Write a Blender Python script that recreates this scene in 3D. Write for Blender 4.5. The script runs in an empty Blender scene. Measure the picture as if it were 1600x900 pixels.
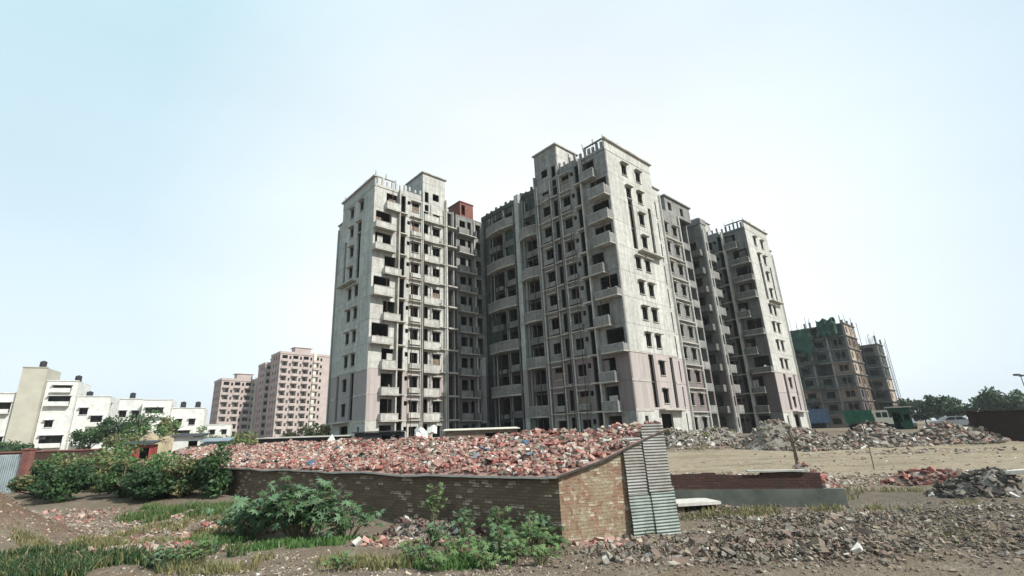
import bpy, math, random
from mathutils import Vector, Matrix, noise
R = random.Random(7)
S = bpy.context.scene
COL = S.collection
PI = math.pi
rad = math.radians

# ------------------------------------------------------------------ materials
def new_mat(name):
    m = bpy.data.materials.new(name); m.use_nodes = True
    nt = m.node_tree; b = nt.nodes['Principled BSDF']
    return m, nt, b
def N(nt, t, **kw):
    n = nt.nodes.new(t)
    for k, v in kw.items():
        if k == 'op': n.operation = v
        elif k.startswith('i'): n.inputs[int(k[1:])].default_value = v
    return n
def rgba(c): return (c[0], c[1], c[2], 1)
def mixc(nt, fac, a, b, blend='MIX'):
    n = nt.nodes.new('ShaderNodeMix'); n.data_type = 'RGBA'; n.blend_type = blend
    for sock, v in ((n.inputs[0], fac), (n.inputs[6], a), (n.inputs[7], b)):
        if hasattr(v, 'is_output'): nt.links.new(v, sock)
        else: sock.default_value = v if not isinstance(v, tuple) else rgba(v)
    return n.outputs[2]
def mth(nt, op, a, b=0.0, c=0.0):
    n = nt.nodes.new('ShaderNodeMath'); n.operation = op
    for i, v in enumerate((a, b, c)):
        if hasattr(v, 'is_output'): nt.links.new(v, n.inputs[i])
        else: n.inputs[i].default_value = v
    return n.outputs[0]
def ramp(nt, v, lo, hi):
    n = nt.nodes.new('ShaderNodeMapRange'); n.inputs[1].default_value = lo; n.inputs[2].default_value = hi
    nt.links.new(v, n.inputs[0]); return n.outputs[0]
def nz(nt, scale, detail=4, vec=None, rough=.6):
    n = nt.nodes.new('ShaderNodeTexNoise'); n.inputs['Scale'].default_value = scale
    n.inputs['Detail'].default_value = detail; n.inputs['Roughness'].default_value = rough
    if vec is not None: nt.links.new(vec, n.inputs['Vector'])
    return n.outputs['Fac']
def objvec(nt, scale=(1, 1, 1)):
    tc = nt.nodes.new('ShaderNodeTexCoord'); oi = nt.nodes.new('ShaderNodeObjectInfo')
    mp = nt.nodes.new('ShaderNodeMapping'); mp.inputs['Scale'].default_value = scale
    nt.links.new(tc.outputs['Object'], mp.inputs['Vector'])
    cb = nt.nodes.new('ShaderNodeCombineXYZ')
    v = mth(nt, 'MULTIPLY', oi.outputs['Random'], 37.0)
    nt.links.new(v, cb.inputs[0]); nt.links.new(v, mp.inputs['Location'])if False else nt.links.new(cb.outputs[0], mp.inputs['Location'])
    return mp.outputs[0], tc.outputs['Object']
def bump(nt, b, h, strength=.4, dist=.02):
    n = nt.nodes.new('ShaderNodeBump'); n.inputs['Strength'].default_value = strength; n.inputs['Distance'].default_value = dist
    nt.links.new(h, n.inputs['Height']); nt.links.new(n.outputs[0], b.inputs['Normal'])

def simple(name, c, c2=None, scale=3, rough=.9, bmp=.0, metal=0):
    m, nt, b = new_mat(name); b.inputs['Roughness'].default_value = rough; b.inputs['Metallic'].default_value = metal
    b.inputs['Specular IOR Level'].default_value = .25
    c2 = c2 or tuple(x*.6 for x in c)
    v, _ = objvec(nt)
    f = nz(nt, scale, 5, v)
    nt.links.new(mixc(nt, ramp(nt, f, .35, .65), c2, c), b.inputs['Base Color'])
    if bmp: bump(nt, b, nz(nt, scale*4, 4, v), bmp)
    return m
def concrete(name, c, c2, stain, pink=None, rough=.92, z1=3.0, z2=9.0):
    """raw cement render: blotches, rain streaks, day joints at each slab, a band of fresh pink render on two lower storeys"""
    m, nt, b = new_mat(name); b.inputs['Roughness'].default_value = rough; b.inputs['Specular IOR Level'].default_value = .2
    v, raw = objvec(nt)
    base = mixc(nt, ramp(nt, nz(nt, .35, 6, v), .35, .65), c2, c)
    base = mixc(nt, mth(nt, 'MULTIPLY', ramp(nt, nz(nt, 1.7, 8, v, .75), .46, .66), .7), base, stain)
    sv, _ = objvec(nt, (2.2, 2.2, .09))
    sx = nt.nodes.new('ShaderNodeSeparateXYZ'); nt.links.new(raw, sx.inputs[0])
    if pink:
        up = mth(nt, 'GREATER_THAN', sx.outputs[2], z1); dn = mth(nt, 'LESS_THAN', sx.outputs[2], z2)
        base = mixc(nt, mth(nt, 'MULTIPLY', mth(nt, 'MULTIPLY', up, dn), .9), base, mixc(nt, nz(nt, .8, 5, v), tuple(x*.75 for x in pink), pink))
    base = mixc(nt, mth(nt, 'MULTIPLY', ramp(nt, nz(nt, 1.0, 7, sv, .75), .45, .68), .85), base, stain)
    cb = nt.nodes.new('ShaderNodeCombineXYZ'); wn = nt.nodes.new('ShaderNodeTexWhiteNoise'); wn.noise_dimensions = '3D'
    oi = nt.nodes.new('ShaderNodeObjectInfo')
    nt.links.new(mth(nt, 'FLOOR', mth(nt, 'DIVIDE', mth(nt, 'ADD', sx.outputs[0], mth(nt, 'MULTIPLY', sx.outputs[1], 1.0)), 2.37)), cb.inputs[0])
    nt.links.new(mth(nt, 'FLOOR', mth(nt, 'DIVIDE', mth(nt, 'ADD', sx.outputs[2], .03), 3.0)), cb.inputs[1]); nt.links.new(mth(nt, 'MULTIPLY', oi.outputs['Random'], 9.0), cb.inputs[2]); nt.links.new(cb.outputs[0], wn.inputs['Vector'])
    base = mixc(nt, mth(nt, 'MULTIPLY', mth(nt, 'MULTIPLY', wn.outputs['Value'], nz(nt, .8, 4, v)), .62), base, stain)
    fr = mth(nt, 'FRACT', mth(nt, 'DIVIDE', mth(nt, 'ADD', sx.outputs[2], .06), 3.0))
    ln = mth(nt, 'MULTIPLY', mth(nt, 'LESS_THAN', fr, .035), mth(nt, 'MULTIPLY', nz(nt, .9, 3, v), .75))
    base = mixc(nt, ln, base, tuple(x*.5 for x in stain))
    nt.links.new(base, b.inputs['Base Color'])
    bump(nt, b, nz(nt, 6, 6, v), .35, .03)
    return m
def leafmat(name, c, c2):
    m, nt, b = new_mat(name); b.inputs['Roughness'].default_value = .55; b.inputs['Specular IOR Level'].default_value = .3
    v, _ = objvec(nt)
    col = mixc(nt, ramp(nt, nz(nt, 1.3, 5, v), .3, .7), c2, c)
    nt.links.new(col, b.inputs['Base Color'])
    tr = nt.nodes.new('ShaderNodeBsdfTranslucent'); nt.links.new(col, tr.inputs['Color'])
    mx = nt.nodes.new('ShaderNodeMixShader'); mx.inputs[0].default_value = .25
    nt.links.new(b.outputs[0], mx.inputs[1]); nt.links.new(tr.outputs[0], mx.inputs[2])
    nt.links.new(mx.outputs[0], nt.nodes['Material Output'].inputs['Surface'])
    return m
def brickmat(name, c1, c2, mortar, scale=1.0, patch=None, mud=None):
    m, nt, b = new_mat(name); b.inputs['Roughness'].default_value = .95; b.inputs['Specular IOR Level'].default_value = .15
    tc = nt.nodes.new('ShaderNodeTexCoord'); sx = nt.nodes.new('ShaderNodeSeparateXYZ'); nt.links.new(tc.outputs['Object'], sx.inputs[0])
    cb = nt.nodes.new('ShaderNodeCombineXYZ')
    w = nz(nt, 1.4, 3, tc.outputs['Object'])
    nt.links.new(mth(nt, 'ADD', sx.outputs[0], sx.outputs[1]), cb.inputs[0])
    nt.links.new(mth(nt, 'ADD', sx.outputs[2], mth(nt, 'MULTIPLY', w, .06)), cb.inputs[1])
    br = nt.nodes.new('ShaderNodeTexBrick'); nt.links.new(cb.outputs[0], br.inputs['Vector'])
    br.inputs['Scale'].default_value = scale; br.inputs['Brick Width'].default_value = .24; br.inputs['Row Height'].default_value = .085
    br.inputs['Mortar Size'].default_value = .012; br.inputs['Mortar Smooth'].default_value = .3
    br.inputs['Color1'].default_value = rgba(c1); br.inputs['Color2'].default_value = rgba(c2); br.inputs['Mortar'].default_value = rgba(mortar)
    col = br.outputs['Color']
    if patch:
        # crumbled pale bricks and mud plaster
        cell = nt.nodes.new('ShaderNodeTexWhiteNoise'); cell.noise_dimensions = '2D'
        fl = nt.nodes.new('ShaderNodeCombineXYZ')
        row = mth(nt, 'FLOOR', mth(nt, 'DIVIDE', sx.outputs[2], .085))
        nt.links.new(row, fl.inputs[1])
        nt.links.new(mth(nt, 'FLOOR', mth(nt, 'DIVIDE', mth(nt, 'ADD', mth(nt, 'ADD', sx.outputs[0], sx.outputs[1]), mth(nt, 'MULTIPLY', row, .137)), .24)), fl.inputs[0])
        nt.links.new(fl.outputs[0], cell.inputs['Vector'])
        pf = mth(nt, 'GREATER_THAN', mth(nt, 'ADD', cell.outputs['Value'], mth(nt, 'MULTIPLY', nz(nt, .9, 2, tc.outputs['Object']), .5)), 1.13)
        col = mixc(nt, mth(nt, 'MULTIPLY', pf, mth(nt, 'SUBTRACT', 1.0, br.outputs['Fac'])), col, patch)
    col = mixc(nt, mth(nt, 'MULTIPLY', ramp(nt, nz(nt, 2.3, 6, tc.outputs['Object'], .7), .42, .68), .7), col, mortar)
    if mud:
        col = mixc(nt, mth(nt, 'MULTIPLY', ramp(nt, nz(nt, 1.2, 7, tc.outputs['Object'], .75), .47, .56), .85), col, mud)
        col = mixc(nt, mth(nt, 'MULTIPLY', ramp(nt, nz(nt, 5.5, 5, tc.outputs['Object'], .7), .56, .64), .6), col, patch)
        col = mixc(nt, mth(nt, 'MULTIPLY', ramp(nt, nz(nt, 8.0, 4, tc.outputs['Object'], .7), .55, .65), .6), col, (.12, .08, .055))
    nt.links.new(col, b.inputs['Base Color'])
    h = mth(nt, 'SUBTRACT', nz(nt, 14, 5, tc.outputs['Object']), br.outputs['Fac'])
    bump(nt, b, h, .8, .03)
    return m

M = {}
M['conc'] = concrete('raw_cement_shade', (.31, .305, .285), (.215, .213, .20), (.105, .105, .098), (.225, .175, .175))  # shade of the towers' unlit faces put into the colour; also other bare cement
M['conc2'] = concrete('raw_cement_sunlit', (.575, .565, .52), (.49, .48, .44), (.235, .23, .21), (.46, .385, .37))  # same cement painted lighter for the faces turned to the sun
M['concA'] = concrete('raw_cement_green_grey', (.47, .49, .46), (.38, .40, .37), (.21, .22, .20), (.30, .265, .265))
M['concdark'] = concrete('mossy_cement_shade', (.105, .113, .102), (.06, .068, .061), (.028, .033, .029), (.11, .09, .09))  # mossy tint, darkened further to paint in the deep shade of the recess
M['concL'] = concrete('dim_cement_shade', (.21, .208, .192), (.145, .148, .135), (.07, .073, .067), (.16, .125, .125))  # cement with shade painted in, for set-back walls and the far tower's unlit face
M['slab'] = simple('slab_cement', (.44, .42, .37), (.28, .27, .24), 1.2, .95, .2)
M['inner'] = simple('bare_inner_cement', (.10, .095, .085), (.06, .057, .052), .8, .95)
M['brown'] = simple('bare_brown_brick', (.20, .155, .115), (.12, .09, .07), 2.5, .95, .3)
M['frame'] = simple('dark_frame', (.05, .05, .045), None, 3, .7)
M['pipe'] = simple('pale_pipe', (.5, .5, .46), (.38, .38, .35), 1, .6)
M['net'] = simple('green_net', (.03, .085, .058), (.015, .042, .03), 4, .9)
M['netgrey'] = simple('grey_green_net', (.055, .075, .06), (.03, .042, .034), 3, .95)
M['rust'] = simple('rusty_bar', (.10, .06, .045), None, 4, .9)
M['white'] = simple('white_paint', (.66, .655, .615), (.50, .50, .465), .9, .85)
M['offwhite'] = simple('cream_paint', (.62, .60, .50), (.52, .50, .42), .5, .85)
M['beige'] = simple('beige_paint', (.44, .42, .34), (.38, .36, .30), .5, .85)
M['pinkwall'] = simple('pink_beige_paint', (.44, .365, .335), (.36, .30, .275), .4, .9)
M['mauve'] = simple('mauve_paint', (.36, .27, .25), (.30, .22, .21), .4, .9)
M['red'] = simple('red_brick_plain', (.22, .095, .075), (.14, .065, .055), 3, .95, .3)
M['redcloth'] = simple('red_cloth', (.30, .06, .055), (.19, .045, .04), 3, .9)
M['bluecloth'] = simple('blue_cloth', (.09, .13, .20), (.05, .08, .13), 3, .9)
M['black'] = simple('black_tarp', (.018, .018, .02), (.03, .03, .032), 3, .6)
M['tarpgrey'] = simple('grey_blue_tarp', (.22, .27, .30), (.15, .19, .22), 2, .6)
M['dirt'] = simple('dry_dirt', (.25, .20, .145), (.16, .125, .095), 1.5, 1, .5)
M['gdust'] = simple('grey_dust', (.22, .20, .175), (.14, .125, .11), 1.5, 1, .6)
M['bdust'] = simple('brick_dust', (.34, .215, .175), (.17, .10, .085), 9, 1, .9)
M['b1'] = simple('brick_red', (.35, .14, .115), (.23, .09, .075), 5, .95, .2)
M['b2'] = simple('brick_pink', (.42, .255, .21), (.30, .175, .145), 5, .95, .2)
M['b3'] = simple('brick_dark', (.17, .075, .06), (.11, .05, .045), 5, .95, .2)
M['b4'] = simple('chunk_cream', (.44, .36, .28), (.31, .25, .195), 5, .95, .2)
M['b5'] = simple('chunk_white', (.55, .52, .47), (.40, .38, .34), 5, .95, .2)
M['g1'] = simple('chunk_grey', (.195, .168, .137), (.125, .106, .086), 5, .95, .3)
M['g2'] = simple('chunk_brown', (.185, .135, .105), (.115, .085, .07), 5, .95, .3)
M['g3'] = simple('chunk_pale', (.31, .27, .22), (.22, .19, .155), 5, .95, .3)
M['g4'] = simple('chunk_dark', (.085, .075, .065), (.05, .045, .04), 5, .95, .3)
M['leafd'] = leafmat('leaf_dark', (.045, .085, .035), (.025, .05, .022))
M['leafm'] = leafmat('leaf_mid', (.07, .13, .045), (.04, .085, .03))
M['leafl'] = leafmat('leaf_light', (.15, .24, .085), (.09, .16, .06))
M['leafc'] = leafmat('leaf_castor', (.15, .24, .13), (.08, .15, .075))
M['leafy'] = leafmat('leaf_dry', (.21, .205, .09), (.13, .13, .055))
M['grass'] = leafmat('grass_green', (.075, .16, .035), (.05, .11, .03))
M['grassd'] = leafmat('grass_dry', (.24, .22, .10), (.16, .15, .07))
M['straw'] = simple('straw', (.35, .295, .20), (.25, .205, .13), 6, 1, .5)
M['bark'] = simple('bark', (.10, .08, .06), (.06, .05, .04), 6, .95, .4)
M['stem'] = simple('stem', (.14, .13, .07), (.10, .08, .05), 6, .8)
M['metal'] = simple('corrugated_zinc', (.25, .255, .24), (.14, .125, .105), 1.8, .6, .1, .2)
M['metalg'] = simple('corrugated_green_grey', (.20, .235, .21), (.11, .125, .11), 1.8, .55, .1, .2)
M['metalb'] = simple('corrugated_blue_grey', (.33, .39, .41), (.25, .28, .29), 1.3, .55, .1, .2)
M['brickwall'] = brickmat('shed_brick_dark', (.20, .145, .10), (.13, .09, .065), (.11, .09, .065), 1, (.46, .40, .31))
M['brickend'] = brickmat('shed_brick_mud', (.29, .165, .11), (.22, .11, .08), (.25, .20, .135), 1, (.47, .42, .33), mud=(.275, .225, .15))
M['brickred'] = brickmat('low_wall_brick', (.105, .05, .042), (.07, .038, .032), (.05, .04, .034), 1)
M['plinth'] = simple('grey_plinth', (.125, .13, .115), (.075, .08, .07), 1.2, .95, .3)
M['darkwall'] = brickmat('shade_brick', (.055, .035, .03), (.035, .026, .022), (.03, .025, .02), 1)  # brick colour blackened to carry the shade lying on this wall
M['truckgreen'] = simple('truck_green', (.02, .12, .07), (.012, .07, .04), 2, .5)
M['carsilver'] = simple('car_silver', (.25, .26, .28), (.2, .205, .21), 2, .35, 0, .3)
M['glass'] = simple('dark_glass', (.02, .025, .03), None, 1, .1)
M['rubber'] = simple('rubber', (.02, .02, .02), None, 2, .9)

# ------------------------------------------------------------------ mesh helpers
class MB:
    def __init__(s, T=None): s.v = []; s.f = []; s.m = []; s.T = T
    def quad(s, p, m=0):
        n = len(s.v); s.v += [tuple(q) for q in p]; s.f.append(tuple(range(n, n+len(p)))); s.m.append(m)
    def box(s, x0, x1, y0, y1, z0, z1, m=0, rot=None, c=None):
        n = len(s.v)
        P = [(x0,y0,z0),(x1,y0,z0),(x1,y1,z0),(x0,y1,z0),(x0,y0,z1),(x1,y0,z1),(x1,y1,z1),(x0,y1,z1)]
        if rot is not None: P = [tuple(rot @ Vector(p) + Vector(c or (0,0,0))) for p in P]
        s.v += P
        for a in ((3,2,1,0),(4,5,6,7),(0,1,5,4),(1,2,6,5),(2,3,7,6),(3,0,4,7)):
            s.f.append(tuple(n+i for i in a)); s.m.append(m)
    def tube(s, pts, r, n=6, m=0, r2=None):
        pts = [Vector(p) for p in pts]; k0 = len(s.v)
        for i, p in enumerate(pts):
            d = (pts[min(i+1, len(pts)-1)] - pts[max(i-1, 0)]).normalized()
            a = d.orthogonal().normalized(); b = d.cross(a)
            rr = r if r2 is None else r + (r2-r)*i/max(1, len(pts)-1)
            for j in range(n):
                t = 2*PI*j/n; s.v.append(tuple(p + a*rr*math.cos(t) + b*rr*math.sin(t)))
        for i in range(len(pts)-1):
            for j in range(n):
                s.f.append((k0+i*n+j, k0+i*n+(j+1) % n, k0+(i+1)*n+(j+1) % n, k0+(i+1)*n+j)); s.m.append(m)
        s.f.append(tuple(k0+j for j in range(n))[::-1]); s.m.append(m)
        e = k0+(len(pts)-1)*n; s.f.append(tuple(e+j for j in range(n))); s.m.append(m)
    def chunk(s, c, sx, sy, sz, rnd, m=0, jit=.36):
        """broken lump: a box with every corner knocked about"""
        rot = Matrix.Rotation(rnd.uniform(0, 6.28), 3, 'Z') @ Matrix.Rotation(rnd.gauss(0, .5), 3, 'X') @ Matrix.Rotation(rnd.gauss(0, .5), 3, 'Y')
        n = len(s.v); c = Vector(c)
        for k in ((-1,-1,-1),(1,-1,-1),(1,1,-1),(-1,1,-1),(-1,-1,1),(1,-1,1),(1,1,1),(-1,1,1)):
            p = Vector((k[0]*sx*(1-rnd.random()*jit*2), k[1]*sy*(1-rnd.random()*jit*2), k[2]*sz*(1-rnd.random()*jit*2)))*.5
            s.v.append(tuple(rot @ p + c))
        for a in ((3,2,1,0),(4,5,6,7),(0,1,5,4),(1,2,6,5),(2,3,7,6),(3,0,4,7)):
            s.f.append(tuple(n+i for i in a)); s.m.append(m)
    def facade(s, axis, pos, inw, a0, a1, z0, z1, holes, t=.23, m=0, mi=1):
        """a wall of thickness t with real openings and reveals"""
        P = (lambda a, d, z: (pos+inw*d, a, z)) if axis == 'y' else (lambda a, d, z: (a, pos+inw*d, z))
        H = []
        for h in holes:
            h = (max(a0, h[0]), min(a1, h[1]), max(z0, h[2]), min(z1, h[3]))
            if h[1]-h[0] > .01 and h[3]-h[2] > .01: H.append(h)
        A = sorted({round(x, 4) for x in [a0, a1] + [q for h in H for q in h[:2]]})
        Z = sorted({round(x, 4) for x in [z0, z1] + [q for h in H for q in h[2:]]})
        solid = {}
        for i in range(len(A)-1):
            for j in range(len(Z)-1):
                ca, cz = (A[i]+A[i+1])/2, (Z[j]+Z[j+1])/2
                solid[i, j] = not any(h[0] < ca < h[1] and h[2] < cz < h[3] for h in H)
        for (i, j), ok in solid.items():
            if not ok: continue
            x0, x1, y0, y1 = A[i], A[i+1], Z[j], Z[j+1]
            s.quad([P(x0,0,y0), P(x1,0,y0), P(x1,0,y1), P(x0,0,y1)], m)
            s.quad([P(x0,t,y0), P(x0,t,y1), P(x1,t,y1), P(x1,t,y0)], mi)
            for (di, dj, e) in ((-1,0,(x0,y0,x0,y1)), (1,0,(x1,y0,x1,y1)), (0,-1,(x0,y0,x1,y0)), (0,1,(x0,y1,x1,y1))):
                if not solid.get((i+di, j+dj), False):
                    s.quad([P(e[0],0,e[1]), P(e[2],0,e[3]), P(e[2],t,e[3]), P(e[0],t,e[1])], m)
    def build(s, name, mats, parent=None, loc=(0,0,0), smooth=False):
        me = s.mesh(name, mats, smooth); return link(name, me, parent, loc)
    def mesh(s, name, mats, smooth=False):
        v = s.v; f = s.f
        if s.T: v = [s.T(*p) for p in v]; f = [q[::-1] for q in f]
        me = bpy.data.meshes.new(name); me.from_pydata(v, [], f)
        for x in (mats if isinstance(mats, (list, tuple)) else [mats]): me.materials.append(M[x] if isinstance(x, str) else x)
        me.polygons.foreach_set('material_index', s.m)
        if smooth: me.polygons.foreach_set('use_smooth', [True]*len(me.polygons))
        me.update(); return me
def link(name, me, parent=None, loc=(0,0,0), rz=0):
    o = bpy.data.objects.new(name, me); COL.objects.link(o); o.parent = parent; o.location = loc; o.rotation_euler.z = rz
    return o
def tag(o, label=None, cat=None, group=None, kind=None):
    if label: o['label'] = label
    if cat: o['category'] = cat
    if group: o['group'] = group
    if kind: o['kind'] = kind
    return o
def empty(name, loc, rz, label, cat, group=None):
    o = bpy.data.objects.new(name, None); COL.objects.link(o); o.location = loc; o.rotation_euler.z = rz
    return tag(o, label, cat, group)
def copy_tree(o, parent=None):
    c = o.copy(); COL.objects.link(c); c.parent = parent
    for ch in list(o.children): copy_tree(ch, c)
    return c

# ------------------------------------------------------------------ terrain
def lerp(x, xs, ys):
    if x <= xs[0]: return ys[0]
    for i in range(1, len(xs)):
        if x <= xs[i]: return ys[i-1] + (ys[i]-ys[i-1])*(x-xs[i-1])/(xs[i]-xs[i-1])
    return ys[-1]
BUMPS = [(-16.2, 15.0, 2.1, 2.3, 1.9), (13.5, 13.5, .42, 3.6, 2.2), (7.2, 11.8, .25, 3.2, 1.3), (17.5, 17.5, .35, 2.8, 1.6), (-9.5, 13.2, .2, 2.0, 1.4)]
def H(x, y):
    z = lerp(y, [0, 15, 20, 25, 32, 40, 46, 60], [-1.65, -1.65, -1.45, -1.15, -.75, -.3, 0, 0])
    for bx, by, h, rx, ry in BUMPS:
        d = ((x-bx)/rx)**2 + ((y-by)/ry)**2
        if d < 9: z += h*math.exp(-d)
    if y < 90 and abs(x) < 90:
        k = min(1, (90-y)/30)
        z += k*(.10*noise.noise(Vector((x*.35, y*.35, 0))) + .05*noise.noise(Vector((x*1.1, y*1.1, 3))))
    return z
def axis_lines(a, b, step, far):
    L = [a + i*step for i in range(int((b-a)/step)+1)]
    g = step
    while L[-1] < far: g *= 1.5; L.append(L[-1]+g)
    g = step
    while L[0] > -far: g *= 1.5; L.insert(0, L[0]-g)
    return L
mb = MB(); xs = axis_lines(-30, 36, .45, 3500); ys = axis_lines(6, 42, .45, 3500)
for y in ys:
    for x in xs: mb.v.append((x, y, H(x, y)))
nx = len(xs)
for j in range(len(ys)-1):
    for i in range(nx-1): mb.f.append((j*nx+i, j*nx+i+1, (j+1)*nx+i+1, (j+1)*nx+i)); mb.m.append(0)
m, nt, b = new_mat('site_ground'); b.inputs['Roughness'].default_value = 1; b.inputs['Specular IOR Level'].default_value = .1
v, raw = objvec(nt); tc = nt.nodes.new('ShaderNodeTexCoord'); sx = nt.nodes.new('ShaderNodeSeparateXYZ'); nt.links.new(tc.outputs['Object'], sx.inputs[0])
n1 = nz(nt, .35, 6, tc.outputs['Object']); n2 = nz(nt, 2.2, 6, tc.outputs['Object'], .7); n3 = nz(nt, 11, 4, tc.outputs['Object'], .7)
c = mixc(nt, ramp(nt, n1, .38, .62), (.215, .16, .11), (.25, .21, .165))
c = mixc(nt, ramp(nt, n2, .5, .68), c, (.32, .28, .22))
c = mixc(nt, mth(nt, 'MULTIPLY', ramp(nt, n3, .5, .7), .55), c, (.11, .095, .08))
# sandy levelled strip
wob = mth(nt, 'MULTIPLY', mth(nt, 'SUBTRACT', n1, .5), 9.0)
yy = mth(nt, 'ADD', sx.outputs[1], wob)
band = mth(nt, 'MULTIPLY', ramp(nt, yy, 20.5, 23.0), mth(nt, 'SUBTRACT', 1.0, ramp(nt, yy, 35.0, 38.5)))
band = mth(nt, 'MULTIPLY', band, ramp(nt, mth(nt, 'ADD', sx.outputs[0], wob), 3.0, 7.0))
sand = mixc(nt, ramp(nt, n2, .4, .7), (.36, .295, .205), (.49, .425, .31))
c = mixc(nt, mth(nt, 'MULTIPLY', band, .92), c, sand)
# grey cement dust on the right-hand mound, brown earth on the left one
gm = mth(nt, 'MULTIPLY', ramp(nt, mth(nt, 'ADD', sx.outputs[0], wob), 8.5, 11.0), mth(nt, 'SUBTRACT', 1.0, ramp(nt, yy, 18.5, 20.5)))
c = mixc(nt, mth(nt, 'MULTIPLY', gm, .75), c, mixc(nt, ramp(nt, n2, .4, .65), (.145, .125, .10), (.205, .18, .145)))
bm = mth(nt, 'MULTIPLY', mth(nt, 'SUBTRACT', 1.0, ramp(nt, mth(nt, 'ADD', sx.outputs[0], wob), -13.6, -12.2)), mth(nt, 'SUBTRACT', 1.0, ramp(nt, yy, 17, 19)))
c = mixc(nt, mth(nt, 'MULTIPLY', bm, .85), c, mixc(nt, n2, (.15, .09, .06), (.24, .155, .11)))
mpz = nt.nodes.new('ShaderNodeMapping'); mpz.inputs['Scale'].default_value = (.12, 1.6, 1); nt.links.new(tc.outputs['Object'], mpz.inputs[0])
c = mixc(nt, mth(nt, 'MULTIPLY', ramp(nt, nz(nt, 1.0, 5, mpz.outputs[0]), .5, .66), .45), c, (.16, .125, .085))
c = mixc(nt, .32, c, (.065, .05, .036))
nt.links.new(c, b.inputs['Base Color'])
bump(nt, b, mth(nt, 'ADD', n2, n3), 1.0, .09)
M['ground'] = m
tag(mb.build('ground', 'ground', smooth=True), kind='structure')

# ------------------------------------------------------------------ site frame (building axes)
AZ = 49.39; a_ = rad(AZ)
UD = Vector((math.sin(a_), math.cos(a_), 0)); VD = Vector((-math.cos(a_), math.sin(a_), 0)); C0 = Vector((14.53, 49.36, 0))
RZ = rad(90-AZ)
def site(u, v): return C0 + UD*u + VD*v

# ------------------------------------------------------------------ the towers
def win_mesh(T, w, h, mats, shade=True, bars=True):
    mb = MB(T)   # local: loggia axis = y, outward = -x
    for y0, y1, z0, z1 in ((0,.06,0,h), (w-.06,w,0,h), (.06,w-.06,h-.06,h), (.06,w-.06,0,.06)): mb.box(.1,.16,y0,y1,z0,z1,0)
    if w > .9: mb.box(.11,.15,w*.5-.03,w*.5+.03,.06,h-.06,0)
    sl = MB(T); sl.box(-.1, .09, -.06, w+.06, -.07, -.002, 0)
    kids = [('sill', sl.mesh('sill', mats[0]))]
    if shade: sh = MB(T); sh.box(-.42, -.002, -.18, w+.18, h+.06, h+.15, 0); kids.append(('sunshade', sh.mesh('sunshade', mats[0])))
    return ('window', mb.mesh('window', mats[1]), kids)
def balcony_mesh(T, w, p, h, mats, rnd):
    mb = MB(T); mb.box(-p, -.002, 0, w, -.14, 0, 0)
    pa = MB(T)
    pa.box(-p, -p+.1, 0, w, .002, h, 0)
    pa.box(-p+.102, -.002, 0, .1, .002, h, 0); pa.box(-p+.102, -.002, w-.1, w, .002, h, 0)
    co = MB(T); co.box(-p-.03, -p+.13, -.03, w+.03, h+.002, h+.07, 0)
    return ('balcony', mb.mesh('balcony', mats[1]), [('parapet', pa.mesh('parapet', mats[0])), ('coping', co.mesh('coping', mats[1]))])
def place(proto, root, loc):
    nm, me, kids = proto; o = link(nm, me, root, loc)
    for kn, km in kids: link(kn, km, o)
    return o
def clutter(T, root, y0, y1, z, rnd):
    for k in range(rnd.randint(1, 3)):
        mb = MB(T); y = rnd.uniform(y0, y1); mb.chunk((rnd.uniform(-.42, -.2), y, z+rnd.uniform(.5, .95)), .28, rnd.uniform(.2, .55), rnd.uniform(.4, .8), rnd)
        mb.build('stored_bundle', rnd.choice(('slab', 'brown', 'conc', 'frame', 'white')), root)

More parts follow.
